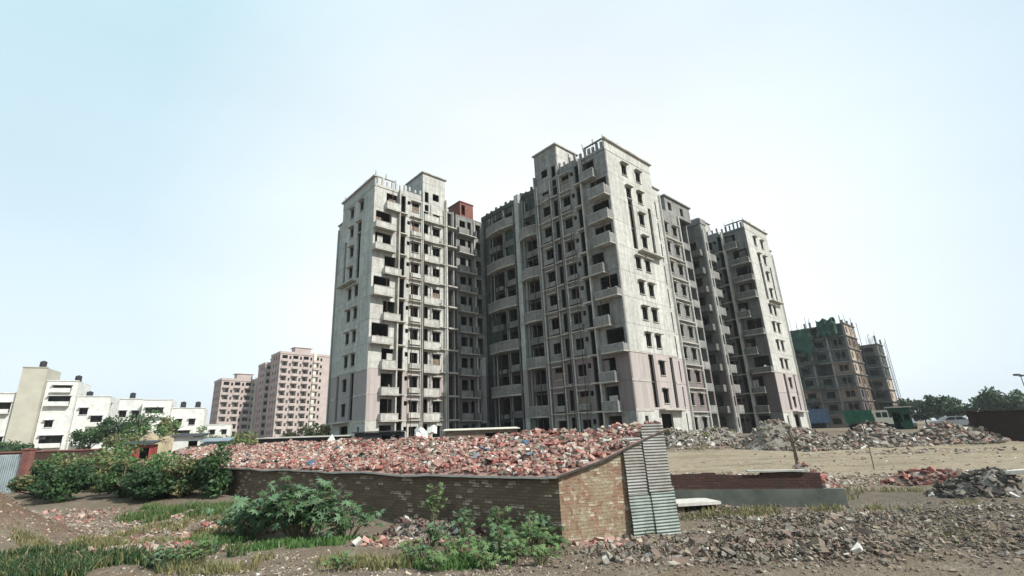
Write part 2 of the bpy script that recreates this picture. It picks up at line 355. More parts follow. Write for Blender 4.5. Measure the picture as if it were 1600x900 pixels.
def tower(name, loc, swap, seed, label, cat, mats, pattern, ext=False, netting=False):
    rnd = random.Random(seed)
    T = (lambda x, y, z: (y, x, z)) if swap else None
    P = (lambda x, y, z: (y, x, z)) if swap else (lambda x, y, z: (x, y, z))
    root = empty(name, loc, RZ, label, cat)
    CW, CF = mats              # loggia face, window face
    NF = 11; D = 11.3; W = 9.8
    # ---- loggia face at x = 0, along y
    hol = []; spots = []
    for k in range(NF):
        z = 3*k
        if pattern[k] == 'a': hol.append((.3, 2.6, z+.08, z+2.55)); spots.append(('balcony_a', .0, z))
        else: hol.append((1.75, 3.4, z+.08, z+2.5)); spots.append(('balcony_b', 1.55, z))
        hol.append((3.85, 4.7, z+.12, z+2.85)); spots.append(('ledge', 3.72, z))
        hol.append((5.7, 6.85, z+.95, z+2.3)); spots.append(('w1', 5.7, z+.95))
        hol.append((7.6, 8.4, z+.3, z+2.6)); spots.append(('slot', 7.6, z+.3))
        hol.append((4.98, 5.45, z+1.75, z+2.3)); hol.append((8.85, 9.0, z+.4, z+2.4)) if k % 2 else None
        hol.append((9.15, 10.3, z+.95, z+2.3)); spots.append(('w1', 9.15, z+.95))
    w = MB(T)
    w.facade('y', 0, 1, 0, D, 0, 33, hol, .23, 0, 2)
    # ---- window face at y = 0, along x, with two-storey brick-lined grooves
    hol2 = []; sp2 = []
    def groove(z0, z1): 
        hol2.append((3.55, 4.55, z0, z1)); hol2.append((7.9, 8.55, z0, z1))
    groove(3.25, 8.85); groove(21.2, 27.6)
    for k in range(NF):
        z = 3*k
        if k == 0: hol2.append((4.6, 6.9, .1, 2.6)); hol2.append((1.5, 2.1, .1, 2.4)); continue
        if k in (1, 2, 7, 8): hol2.append((5.6, 6.7, z+.7, z+2.3)); sp2.append((5.6, z+.7)); continue
        if k == 10: xs_ = (3.1, 6.1)
        elif k == 9: xs_ = (3.5, 5.9)
        else: xs_ = (3.6, 5.6)
        for x in xs_: hol2.append((x, x+1.05, z+.7, z+2.2)); sp2.append((x, z+.7))
    w.facade('x', 0, 1, .231, W, 0, 33, hol2, .23, 1, 2)
    # stepped-back second part of that face
    hol3 = [(10.25, 11.2, 3*k+.35, 3*k+2.7) for k in range(10)]
    w.facade('x', .6, 1, W, 12.4, 0, 31.0, hol3, .23, 1, 2)
    w.box(W-.23, W-.002, .232, .6, 0, 33, 1)
    # closed back and far side
    w.facade('y', 12.4, -1, .6, D, 0, 31, [(y, y+1.1, 3*k+.9, 3*k+2.2) for k in range(10) for y in (3, 6.5)], .23, 1, 2)
    w.facade('x', D, -1, .0, 12.4, 0, 31, [], .23, 1, 2)
    w.box(W-.23, W, .85, D-.232, 31, 33, 1); w.box(.232, W-.232, D-.23, D-.002, 31.002, 33, 1)
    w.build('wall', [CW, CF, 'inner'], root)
    # groove backs of bare brown brick
    for z0, z1 in ((3.25, 8.85), (21.2, 27.6)):
        g = MB(T); g.box(3.5, 4.6, .45, .55, z0-.05, z1+.05); g.box(7.85, 8.6, .45, .55, z0-.05, z1+.05)
        g.build('brick_panel', 'brown', root)
        g = MB(T); g.box(4.3, 9.0, -.75, -.002, z0-.32, z0-.16); g.build('ledge', 'slab', root)
    # floors + core + partitions
    fl = MB(T)
    for k in range(1, 12): 
        top = 12.15 if k <= 10 else W-.25
        fl.box(.24, top, .85 if top > W else .24, D-.25, 3*k-.15, 3*k-.003)
        if top > W: fl.box(.24, W-.24, .24, .848, 3*k-.15, 3*k-.003)
    fl.box(4.2, 7.5, 4.2, 9, 0, 32.8)
    for y in (3.55, 4.95, 7.2, 8.75): fl.box(.24, 4.18, y, y+.12, .01, 32.8)
    for x in (4.9, 7.45, 9.6): fl.box(x, x+.12, .86, 4.18, .01, 30.8)
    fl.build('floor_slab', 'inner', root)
    # roof, parapets, cap
    p = MB(T)
    p.box(-.06, .2, .0, 4.2, 33.002, 33.35, 0)
    y = .32
    while y < 4.1:
        hh = 34.35 + rnd.uniform(-.25, .12); p.box(-.02, .2, y, y+rnd.uniform(.2, .36), 33.352, hh, 0); y += rnd.uniform(.55, .75)
    p.box(-.03, .21, .25, 3.0, 34.36+.13, 34.62, 0)
    p.box(.0, .22, 4.3, 7.3, 33.002, 33.7 + .2*rnd.random(), 0)
    for y in (4.4, 5.2, 6.1, 6.9): p.box(.01, .2, y, y+.25, 33.9, 34.3+rnd.random()*.3, 0)
    p.build('parapet', CW, root)
    p = MB(T)
    p.box(-.03, W, -.03, .2, 33.004, 34.3, 0); p.box(-.2, W+.25, -.28, .25, 34.302, 34.5, 1)
    p.box(W, 12.4, .6, .85, 31.002, 31.75, 0); p.box(W+.05, 12.55, .4, .9, 31.752, 31.9, 1)
    p.build('cornice', [CF, 'slab'], root)
    rf = MB(T)
    for (x, y) in ((.1, .12), (.1, 1.6), (.1, 3.2), (3.2, .1), (9.5, .1), (.15, 5.5)):
        for q in range(3):
            e = (x+rnd.uniform(-.1, .1), y+rnd.uniform(-.1, .1)); rf.tube([(e[0], e[1], 34.3), (e[0]+rnd.uniform(-.1, .1), e[1]+rnd.uniform(-.1, .1), 34.9+rnd.random()*.5)], .018, 4)
    rf.build('rebar', 'rust', root)
    st = MB(T)
    st.facade('y', -.04, 1, 7.4, 11.3, 31.5, 37.5, [(7.75, 8.4, 31.6, 34.6), (9.1, 10.2, 33.6, 34.7)], .2, 0, 2)
    st.facade('x', 7.4, 1, .162, 4.4, 33, 37.5, [], .2, 1, 2); st.facade('x', 11.3, -1, .162, 4.4, 33.002, 37.5, [], .2, 1, 2)
    st.facade('y', 4.4, -1, 7.602, 11.098, 33.002, 37.5, [], .2, 1, 2)
    st.box(-.25, 4.6, 7.2, 11.5, 37.502, 37.68, 3)
    st.build('stair_head', [CW, CF, 'inner', 'slab'], root)
    # pipes
    for y, r in ((7.2, .1), (8.78, .06), (11.15, .1)):
        t = MB(T); t.tube([(-.14, y, .1), (-.14, y, 32.8)], r, 8)
        for k in range(11): t.box(-.15, -.002, y-.13, y+.13, 3*k+1.5, 3*k+1.58)
        t.build('drain_pipe', 'pipe', root)
    t = MB(T); t.tube([(W+2.35, .42, .1), (W+2.35, .42, 31)], .09, 8); t.tube([(W+.2, .45, .1), (W+.2, .45, 30)], .07, 8); t.build('drain_pipe', 'pipe', root)
    for y in (5.55, 7.35, 8.6, 10.4):
        if rnd.random() < .8: t = MB(T); t.tube([(-.62, y, 0), (-.6+rnd.uniform(-.1, .1), y+rnd.uniform(-.1, .1), rnd.uniform(24, 33.5))], .045, 5); t.build('scaffold_pole', 'rust', root)
    for y0, y1, d, m_ in ((3.5, 3.7, .95 if seed == 9 else .5, 'slab'), (7.25, 7.4, .36, CW), (11.2, 11.42, .4, CW)):
        t = MB(T); t.box(-d, -.003, y0, y1, .02, 33.3 if y0 < 4 else 34.2); t.build('fin_wall', m_, root)
    # repeated parts
    W1 = win_mesh(T, 1.15, 1.35, ['slab', 'frame']); W1b = win_mesh(T, 1.15, 1.35, ['slab', 'frame'], False); SL = win_mesh(T, .8, 2.3, ['slab', 'frame'], False)
    BA = [balcony_mesh(T, 2.75+d, .95+e, h, [CW, 'slab'], rnd) for d, e, h in ((0, 0, .98), (-.5, .12, 1.1), (.15, -.1, .7))]; BB = [balcony_mesh(T, 2.05+d, .7, h, [CW, 'slab'], rnd) for d, h in ((0, .95), (.25, .75))]
    SB = balcony_mesh(T, 2.4, .55, .85, [CW, 'slab'], rnd)
    lg = MB(T); lg.box(-.55, .2, 0, 1.1, -.07, .07); LG = ('ledge', lg.mesh('ledge', 'slab'), [])
    ifl = MB(T); ifl.box(.06, .2, .0, 1.15, 0, .8); IFM = ifl.mesh('brick_infill', 'brown')
    for kind, y, z in spots:
        if z < .5 and kind[0] in 'bl': continue
        pr = {'w1': W1 if rnd.random() < .8 else W1b, 'slot': SL, 'balcony_a': rnd.choice(BA), 'balcony_b': rnd.choice(BB), 'ledge': LG}[kind]
        o = place(pr, root, P(0, y, z + (.002 if kind[0] == 'b' else 0)))
        if kind == 'w1' and rnd.random() < .16: link('brick_infill', IFM, o)
        if kind == 'slot' and swap and z > 1: place(SB, root, P(0, 7.45, z-.35))
        if kind[0] == 'b' and rnd.random() < .45:
            y_ = (.35 if kind == 'balcony_a' else 1.8)+rnd.uniform(0, .9); q = MB(T); q.box(.08, .14, y_, y_+rnd.uniform(.5, 1.2), z+.09, z+rnd.uniform(1.3, 2.4)); q.build('board_infill', rnd.choice(('brown', 'slab', 'inner', CW)), root)
        if kind[0] == 'b' and rnd.random() < .5:
            q = MB(T); y_ = rnd.uniform(.4, 3.0) if kind == 'balcony_a' else rnd.uniform(1.8, 3.3); q.tube([(-.5, min(y_, 2.1 if kind == 'balcony_a' else 3.3), z), (-.45, min(y_, 2.1 if kind == 'balcony_a' else 3.3), z+2.9)], .04, 5); q.build('prop', 'rust', root)
        if kind == 'balcony_a' and rnd.random() < .8: clutter(T, root, .35, 2.0, z, rnd)
        if kind == 'balcony_b' and rnd.random() < .7: clutter(T, root, 1.9, 3.2, z, rnd)
    T2 = (lambda x, y, z: (x, y, z)) if swap else (lambda x, y, z: (y, x, z))
    W2 = win_mesh(T2, 1.05, 1.5, ['slab', 'frame'], True)
    for x, z in sp2: place(W2, root, P(x, 0, z))
    W3 = win_mesh(T2, .95, 2.35, ['slab', 'frame'], False)
    for k in range(10): place(W3, root, P(10.25, .6, 3*k+.35))
    # sill boxes under the stair windows: solid pale aprons
    ap = MB(T); ap.box(-.32, -.004, -.2, 1.35, -.65, -.075); AP = ap.mesh('apron', CW)
    for k in range(11):
        if k and rnd.random() < .9: link('apron', AP, root, P(0, 5.7, 3*k+.95))
        if k and rnd.random() < .5: link('apron', AP, root, P(0, 9.15, 3*k+.95))
    def course(a0, a1, x0, x1): q = MB(T); q.box(a0, a1, x0, x1, -.13, .1); return q.mesh('string_course', 'slab')
    lip = MB(T); lip.box(-.34, -.052, 5.4, 11.25, -.02, .1); LIP = lip.mesh('slab_lip', 'slab')
    for k in range(1, 11): link('slab_lip', LIP, root, (0, 0, 3*k))
    c1 = course(-.05, -.002, 4.85, 7.08); c2 = course(-.05, -.002, 8.9, 11.0); c3 = course(0, 3.4, -.05, -.002); c4 = course(8.7, W, -.05, -.002)
    for k in range(1, 11):
        for c_ in (c1, c2): link('string_course', c_, root, (0, 0, 3*k))
        if k in (1, 2, 3): link('string_course', c3, root, (0, 0, 3*k)); link('string_course', c4, root, (0, 0, 3*k))
    if netting:
        n_ = MB(T); 
        for i in range(8):
            y0, y1 = .1+i*.65, .1+(i+1)*.65; o0 = -1.12+.05*math.sin(i*2.1); o1 = -1.12+.05*math.sin((i+1)*2.1)
            n_.quad([(o0, y0, 27.6), (o1, y1, 27.6), (o1+.2, y1, 33.4), (o0+.2, y0, 33.4)])
        n_.build('safety_net', 'net', root)
    return root

PC = ['b','b','b','a','b','a','b','a','a','a','b']
PA = ['b','b','b','b','a','b','a','b','a','a','b']
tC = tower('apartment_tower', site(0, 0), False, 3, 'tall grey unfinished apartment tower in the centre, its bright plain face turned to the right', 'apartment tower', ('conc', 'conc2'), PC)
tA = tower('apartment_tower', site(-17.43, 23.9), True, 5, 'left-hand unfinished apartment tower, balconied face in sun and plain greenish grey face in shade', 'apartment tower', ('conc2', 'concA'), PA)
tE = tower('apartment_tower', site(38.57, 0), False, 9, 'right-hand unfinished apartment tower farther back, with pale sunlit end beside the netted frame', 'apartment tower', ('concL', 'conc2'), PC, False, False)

# A's end bays towards the recess
def bay_block():
    root = empty('stair_block', site(-17.43+11.4, 23.9), RZ, 'narrow stacked balcony block wedged beside the left tower with red brick room on its roof', 'apartment block')
    w = MB(); hol = []
    for k in range(11):
        z = 3*k; hol += [(.3, 1.35, z+.1, z+2.7), (3.2, 4.3, z+.5, z+2.4), (4.7, 5.4, z+.1, z+2.5), (6.3, 7.3, z+.2, z+2.5)]
    w.facade('x', .5, 1, 0, 1.6, 0, 33, [h for h in hol if h[1] < 1.6], .23, 0, 1)
    w.facade('x', 2.6, 1, 1.6, 2.5, 0, 32, [(1.7, 2.4, 3*k+.2, 3*k+2.7) for k in range(10)], .23, 0, 1)
    w.facade('x', .9, 1, 2.5, 7.95, 0, 33.2, [h for h in hol if h[0] > 2.5], .23, 0, 1)
    w.box(1.37, 1.6, .735, 2.6, 0, 33, 0); w.box(2.5, 2.73, 1.132, 2.6, 0, 33.2, 0)
    w.box(0, 7.95, 9.8, 10, 0, 33, 0); w.box(7.72, 7.95, 1.132, 9.8, 0, 33, 0); w.box(.0, .2, .735, 9.8, 0, 33, 0)
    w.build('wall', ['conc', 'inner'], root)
    f = MB()
    for k in range(1, 12): f.box(.22, 7.7, 2.85, 9.78, 3*k-.15, 3*k); f.box(.22, 1.36, .74, 2.84, 3*k-.15, 3*k); f.box(2.74, 7.7, 1.14, 2.84, 3*k-.15, 3*k)
    f.box(.22, 7.7, 4.5, 4.7, 0, 32.8); f.build('floor_slab', 'inner', root)
    s = MB(); s.box(0, 1.6, -.55, .498, -.1, .1); LS = s.mesh('ledge', 'slab')
    s = MB(); s.box(0, 3.3, -.75, -.002, -.14, 0, 1); s.box(0, 1.9, -.75, -.65, .002, .9, 0); s.box(.0, .1, -.648, -.002, .002, .9, 0); s.box(3.2, 3.3, -.75, -.002, .002, 1.0, 0); BL = s.mesh('balcony', ['conc', 'slab'])
    for k in range(1, 11):
        link('ledge', LS, root, (0, 0, 3*k)); link('balcony', BL, root, (2.6, .9, 3*k))
    t = MB(); t.tube([(1.55, .3, 0), (1.55, .3, 33)], .07, 8); t.tube([(5.9, .75, 0), (5.9, .75, 33)], .08, 8); t.build('drain_pipe', 'pipe', root)
    r = MB(); r.facade('x', 1.0, 1, 3.4, 6.0, 33.2, 35.6, [(3.7, 4.4, 33.5, 35.2)], .2, 0, 1); r.box(3.4, 3.6, 1.202, 4, 33.2, 35.6, 0); r.box(5.8, 6.0, 1.202, 4, 33.2, 35.6, 0); r.box(3.3, 6.1, .9, 4.1, 35.602, 35.75, 0)
    r.build('roof_room', ['red', 'inner'], root)
bay_block()

def link_block():
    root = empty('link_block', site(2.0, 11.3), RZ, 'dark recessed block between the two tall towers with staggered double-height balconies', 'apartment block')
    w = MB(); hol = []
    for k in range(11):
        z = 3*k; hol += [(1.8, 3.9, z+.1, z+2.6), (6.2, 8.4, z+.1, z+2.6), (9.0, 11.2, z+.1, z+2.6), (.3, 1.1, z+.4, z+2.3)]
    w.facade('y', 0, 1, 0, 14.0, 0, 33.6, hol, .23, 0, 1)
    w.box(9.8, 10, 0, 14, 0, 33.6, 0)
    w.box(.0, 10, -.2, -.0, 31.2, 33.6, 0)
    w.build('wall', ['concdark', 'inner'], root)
    f = MB()
    for k in range(1, 12): f.box(.24, 9.78, .05, 13.95, 3*k-.15, 3*k)
    for y in (1.4, 4.6, 8.6, 11.8): f.box(.24, 5, y, y+.15, .01, 32.8)
    f.box(4, 4.2, .1, 13.9, 0, 32.8); f.build('floor_slab', 'inner', root)
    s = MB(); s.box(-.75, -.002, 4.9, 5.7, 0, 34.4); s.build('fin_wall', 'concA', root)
    def arc_balcony(w_, n=7):
        q = MB(); pts = []
        for i in range(n+1):
            t = i/n; y = w_*t; x = -1.0-.45*math.sin(PI*t); pts.append((x, y))
        for i in range(n):
            (xa, ya), (xb, yb) = pts[i], pts[i+1]
            for z0, z1, o in ((-.18, .0, 0), (.002, 1.15, .0), (1.152, 1.24, .05)):
                q.quad([(xa-o, ya, z0), (xb-o, yb, z0), (xb-o, yb, z1), (xa-o, ya, z1)], 0 if z0 > -.1 and z1 < 1.2 else 1)
            q.quad([(xa, ya, -.18), (xb, yb, -.18), (-.002, yb, -.18), (-.002, ya, -.18)], 1); q.quad([(xa, ya, 0), (xb, yb, 0), (-.002, yb, 0), (-.002, ya, 0)], 1)
            q.quad([(xa+.1, ya, .0), (xb+.1, yb, .0), (xb+.1, yb, 1.15), (xa+.1, ya, 1.15)], 0)
            q.quad([(xa-.05, ya, 1.24), (xb-.05, yb, 1.24), (xb+.12, yb, 1.24), (xa+.12, ya, 1.24)], 1)
        q.box(-1.0, -.002, .0, .1, .002, 1.15, 0); q.box(-1.0, -.002, w_-.1, w_, .002, 1.15, 0)
        return q.mesh('balcony', ['conc', 'slab'])
    BL = arc_balcony(6.0); BR = arc_balcony(3.4)
    for k in (2, 4, 6, 8, 10): link('balcony', BL, root, (0, 5.9, 3*k+.003))
    for k in (1, 3, 5, 7, 9): link('balcony', BR, root, (0, 1.35, 3*k+.003))
    for x, y, m_ in ((-.9, 8.0, 'concL'), (-.6, 6.1, 'concL'), (-.6, 11.5, 'concL'), (-.75, 9.9, 'rust'), (-.75, 2.6, 'rust'), (-.8, 3.9, 'concL')):
        c = MB(); c.box(x, x+.15, y, y+(.25 if m_ == 'concL' else .1), 0, 33); c.build('column', m_, root)
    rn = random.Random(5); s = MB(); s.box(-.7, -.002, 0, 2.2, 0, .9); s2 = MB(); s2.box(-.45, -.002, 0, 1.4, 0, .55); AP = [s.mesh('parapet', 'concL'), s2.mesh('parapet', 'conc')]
    for k in range(1, 11):
        if k % 2: link('parapet', AP[0], root, (0, 6.2, 3*k)); link('parapet', AP[rn.randint(0, 1)], root, (0, 9.2, 3*k))
        else: link('parapet', AP[0], root, (0, 1.7, 3*k))
    for y in (8.6, 11.4, 4.2): t = MB(); t.tube([(-.1, y, 0), (-.1, y, 33)], .06, 6); t.build('drain_pipe', 'pipe', root)
    s = MB(); s.box(-.5, -.002, 0, 3.2, -.06, .06); SH = s.mesh('sunshade', 'concL')
    for k in range(2, 12, 2): link('sunshade', SH, root, (0, 1.2, 3*k-.3))
    p = MB(); p.box(-.1, .2, 0, 14, 33.602, 34.3)
    for i in range(12): y = .4+i*1.1; p.box(-.08, .18, y, y+.3, 34.302, 34.5+R.random()*.5)
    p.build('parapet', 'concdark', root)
    rn = random.Random(77)
    for (y0, y1, z0, z1) in ((9.6, 11.8, 13.2, 17.6), (6.2, 7.6, 25.4, 29.6), (1.6, 3.0, 28.5, 32.6)):
        q = MB(); n_ = 8
        for i in range(n_):
            for j in range(6):
                def g(a, b_): t = a/n_; u = b_/6; return (-.62+.1*math.sin(a*2.3+b_*1.1), y0+(y1-y0)*t, z0+(z1-z0)*u-.5*math.sin(PI*t)*u)
                q.quad([g(i, j), g(i+1, j), g(i+1, j+1), g(i, j+1)])
        q.build('safety_net', 'netgrey', root, smooth=True)
    # light green mesh sheets on the lowest floors
    nn = MB(); nn.quad([(-1.62, 12.2, 2.6), (-1.62, 13.5, 2.6), (-1.55, 13.5, 11.4), (-1.55, 12.2, 11.6)]); nn.build('safety_net', 'concA', root)
    t = MB(); t.tube([(-.18, .25, 0), (-.18, .25, 33)], .09, 8); t.tube([(-.2, 4.7, 0), (-.2, 4.7, 33)], .08, 8); t.build('drain_pipe', 'pipe', root)
link_block()
# black water tank on the recess roof
mb = MB(); mb.tube([(0, 0, 0), (0, 0, .2), (0, 0, 1.1), (0, 0, 1.3)], .62, 14); mb.tube([(0, 0, 1.3), (0, 0, 1.52)], .5, 14, 0, .2)
o = mb.build('water_tank', 'black', None, site(2.9, 16.5)+Vector((0, 0, 33.6)), True); tag(o, 'black round water tank on the roof above the dark recess', 'water tank')

def rear_wing():
    root = empty('rear_wing', site(12.4, 0), RZ, 'set-back grey wing between the central and right-hand towers with pale pipes down its face', 'apartment block')
    w = MB()
    hol = [(x, x+1.1, 3*k+.8, 3*k+2.3) for k in range(10) for x in (4.6, 7.2)]
    w.facade('x', 3, 1, 1.5, 9.4, 0, 31.5, hol, .23, 0, 1)
    w.facade('y', 9.4, -1, 3.232, 5.4, 0, 31.5, [], .23, 2, 1)
    w.facade('x', 5.4, 1, 9.4, 13.4, 0, 31.5, [(10.0, 12.6, 3*k+.1, 3*k+2.6) for k in range(10)], .23, 2, 1)
    w.box(13.4, 13.75, 3.9, 5.38, 0, 31.9, 0)
    w.facade('y', 13.8, -1, 5.402, 8, 0, 31.5, [], .23, 0, 1); w.facade('y', 1.5, 1, 3.232, 8, 0, 31.5, [], .23, 0, 1)
    hol = [(14.5, 16.1, 3*k+.1, 3*k+2.6) for k in range(11)] + [(23.0, 25.2, 3*k+.1, 3*k+2.6) for k in range(10)]
    w.facade('x', 8, 1, 0, 26.1, 0, 31.5, hol, .23, 2, 1)
    w.facade('x', 3, 1, 16.6, 18.3, 0, 32.4, [(17.0, 17.9, 3*k+.9, 3*k+2.3) for k in range(10)], .23, 0, 1)
    w.facade('y', 18.3, -1, 3.232, 5.2, 0, 32.4, [], .23, 2, 1)
    w.facade('x', 5.2, 1, 18.3, 21.6, 0, 32.4, [(18.8, 21.0, 3*k+.1, 3*k+2.6) for k in range(11)], .23, 2, 1)
    w.facade('y', 16.6, 1, 3.232, 7.998, 0, 32.4, [(4.2, 5.6, 3*k+.1, 3*k+2.5) for k in range(10)], .23, 2, 1)
    w.facade('y', 21.6, -1, 5.202, 7.998, 0, 32.4, [], .23, 2, 1)
    w.build('wall', ['conc', 'inner', 'concL'], root)
    f = MB()
    for k in range(1, 11): f.box(1.74, 9.1, 3.24, 7.98, 3*k-.15, 3*k); f.box(9.4, 13.5, 5.64, 7.98, 3*k-.15, 3*k); f.box(16.84, 21.36, 5.5, 7.98, 3*k-.15, 3*k); f.box(0, 26, 8.24, 12, 3*k-.15, 3*k)
    f.box(1.74, 13.5, 6.6, 6.8, 0, 31.4); f.box(16.84, 21.3, 6.6, 6.8, 0, 32); f.box(0, 26, 11.9, 12.1, 0, 31.5); f.box(16.84, 21.36, 5.44, 8, 32.1, 32.3); f.box(16.84, 18.06, 3.24, 5.438, 32.1, 32.3); f.box(1.74, 13.56, 5.7, 8, 31.2, 31.4); f.box(1.74, 9.1, 3.24, 5.698, 31.2, 31.4)
    f.build('floor_slab', 'inner', root)
    s = MB(); s.facade('x', 3.05, 1, 6.2, 13.6, 31.502, 34.0, [(7, 8, 32, 33.3), (10.5, 11.4, 32, 33.3)], .2, 0, 1); s.box(6.2, 6.4, 3.252, 7, 31.502, 34, 0); s.box(13.4, 13.6, 3.252, 7, 31.502, 34, 0); s.box(6.0, 13.8, 2.8, 7.2, 34.002, 34.2, 0)
    s.build('stair_head', ['conc', 'inner'], root)
    p = MB(); p.box(16.5, 18.4, 2.9, 3.2, 32.402, 33.3); p.box(18.4, 21.7, 5.1, 5.4, 32.402, 33.2); p.box(16.5, 16.75, 3.202, 8, 32.402, 33.2); p.build('parapet', 'conc', root)
    n_ = MB(); n_.quad([(18.4, 4.0, 16), (21.5, 4.1, 16.4), (21.5, 4.0, 22.6), (18.4, 4.1, 22.2)]); n_.build('safety_net', 'netgrey', root)
    for x in (9.1, 2.0, 16.75):
        t = MB(); t.tube([(x, 2.82, 0), (x, 2.82, 31.4)], .13 if x == 9.1 else .1, 8); t.build('drain_pipe', 'pipe', root)
    s = MB(); s.box(0, 2.6, -.9, -.002, -.14, 0, 1); s.box(0, 2.6, -.9, -.8, .002, .95, 0); BL = s.mesh('balcony', ['conc', 'slab'])
    for k in range(1, 10): link('balcony', BL, root, (14.0, 8, 3*k)); link('balcony', BL, root, (22.8, 8, 3*k+(1.5 if k % 2 else 0)))
    s = MB(); s.box(0, 3.5, -1.9, -.002, -.14, 0); s.box(0, 3.5, -1.9, -1.8, .002, .95); B2 = s.mesh('balcony', 'conc')
    s = MB(); s.box(0, 3.2, -1.7, -.002, -.14, 0); s.box(0, 3.2, -1.7, -1.6, .002, 1.1); B3 = s.mesh('balcony', 'conc')
    rn = random.Random(8); s = MB(); s.box(0, 4.6, -.3, -.002, -.06, .08); LG = s.mesh('ledge', 'slab'); s = MB(); s.box(-.9, -.002, -2.0, 0, -.1, .9); B4 = s.mesh('parapet', 'concL')
    for k in range(1, 10):
        link('balcony', B2, root, (9.42, 5.4, 3*k))
        link('balcony', B3, root, (18.32, 5.2, 3*k))
        cl_ = MB(); cl_.chunk((10+rn.uniform(0, 2), 4.4, 3*k+.7), .7, .4, .9, rn); cl_.build('stored_bundle', rn.choice(('slab', 'white', 'brown', 'netgrey')), root)
        link('ledge', LG, root, (4.2, 3, 3*k)); link('parapet', B4, root, (16.6, 5.4, 3*k))
    W1 = win_mesh(lambda x, y, z: (y, x, z), 1.1, 1.5, ['slab', 'frame'])
    for k in range(10):
        for x in (4.6, 7.2): place(W1, root, (x, 3, 3*k+.8))
rear_wing()

# ------------------------------------------------------------------ unfinished frames on the right
def frame_building(loc, W, D, NF, label, net, seed):
    rnd = random.Random(seed)
    root = empty('concrete_frame_building', loc, RZ, label, 'building shell')
    f = MB()
    for k in range(1, NF+1): f.box(-.25, W+.25, -.25, D+.25, 3*k-.18, 3*k)
    f.build('floor_slab', 'conc', root)
    nxs = max(2, int(W/4)+1); nys = max(2, int(D/4)+1)
    for i in range(nxs):
        for j in range(nys):
            x, y = i*(W-.4)/(nxs-1), j*(D-.4)/(nys-1); c = MB()
            c.box(x, x+.4, y, y+.4, 0, 3*NF+(rnd.uniform(.6, 2.2) if rnd.random() < .8 else -.05)); c.build('column', 'conc', root)
    w = MB()
    for k in range(NF):
        z = 3*k
        for j in range(nys-1):
            y0, y1 = j*(D-.4)/(nys-1)+.41, (j+1)*(D-.4)/(nys-1)-.01
            if rnd.random() < .8: w.facade('y', .08, 1, y0, y1, z+.003, z+2.815, [(y0+.7, y1-1.0, z+.8, z+2.2)], .2, rnd.choice((0, 0, 1)), 2)
        for i in range(nxs-1):
            x0, x1 = i*(W-.4)/(nxs-1)+.41, (i+1)*(W-.4)/(nxs-1)-.01
            w.facade('x', .08, 1, x0, x1, z+.003, z+2.815, [(x0+.8, x0+1.9, z+.7, z+2.2)], .2, rnd.choice((3, 1, 1, 0)), 2)
    w.box(2, W-1, D*.5, D*.5+.2, 0, NF*3-.3, 2); w.box(3.2, 3.4, .5, D*.5-.002, 0, NF*3-.3, 2); w.box(3.2, 3.4, D*.5+.202, D-.3, 0, NF*3-.3, 2)
    w.build('infill_wall', ['concdark', 'brown', 'inner', 'b4'], root)
    b = MB(); b.box(-1.1, -.26, 0, 3, -.16, -.02); b.box(-1.1, -1.0, 0, 3, -.018, .9); b = b.mesh('balcony', 'concdark')
    for k in range(1, NF): link('balcony', b, root, (0, rnd.uniform(.2, D*.55), 3*k))
    bars = []
    for i in range(3): rb = MB(); rb.tube([(0, 0, 0), (rnd.uniform(-.2, .2), rnd.uniform(-.2, .2), 1.6+i*.8)], .04, 4); bars.append(rb.mesh('rebar', 'rust'))
    for i in range(24): link('rebar', rnd.choice(bars), root, (rnd.uniform(0, W), rnd.uniform(0, D), 3*NF))
    for i in range(9):
        q = MB(); x, y = (rnd.uniform(-.2, W), -.9) if i < 4 else (-1.3, rnd.uniform(0, D)); q.tube([(x, y, 0), (x+rnd.uniform(-.3, .3), y, NF*3+rnd.uniform(-4, 3))], .06, 5); q.build('scaffold_pole', 'bark', root)
    if net:
        K = 10
        for y0, y1, zt, zb in ((D*.34, D*.92, NF*3-.4, NF*3-6.5), (D*.06, D*.26, NF*3+1.3, NF*3-3.0)):
            n = MB()
            for i in range(K):
                for j in range(6):
                    def q(a, b_):
                        t = a/K; s_ = b_/6
                        return (-1.2+.35*math.sin(a*1.9+s_*4)+.2*math.sin(b_*2.2), y0+(y1-y0)*t+.4*s_*math.sin(a*2.7), zt+.35*math.sin(a*1.3)*(1-s_)+(zb-zt)*s_*(.72+.4*abs(math.sin(a*.9+y0))))
                    n.quad([q(i, j), q(i+1, j), q(i+1, j+1), q(i, j+1)])
            n.build('safety_net', 'net', root, smooth=True)
        n = MB(); n.quad([(-.5, D*.35, 1.2), (-.5, D*.7, 1.2), (-.45, D*.7, 4.6), (-.45, D*.35, 4.4)]); n.build('hung_sheet', 'bluecloth', root)
    return root
frame_building((85.0, 112.5, 0), 9, 20, 8, 'bare concrete frame building with torn green safety netting on its upper floors', True, 4)
frame_building((103.5, 127.0, 0), 6, 15, 7, 'smaller bare concrete frame building behind the green-netted one', False, 8)

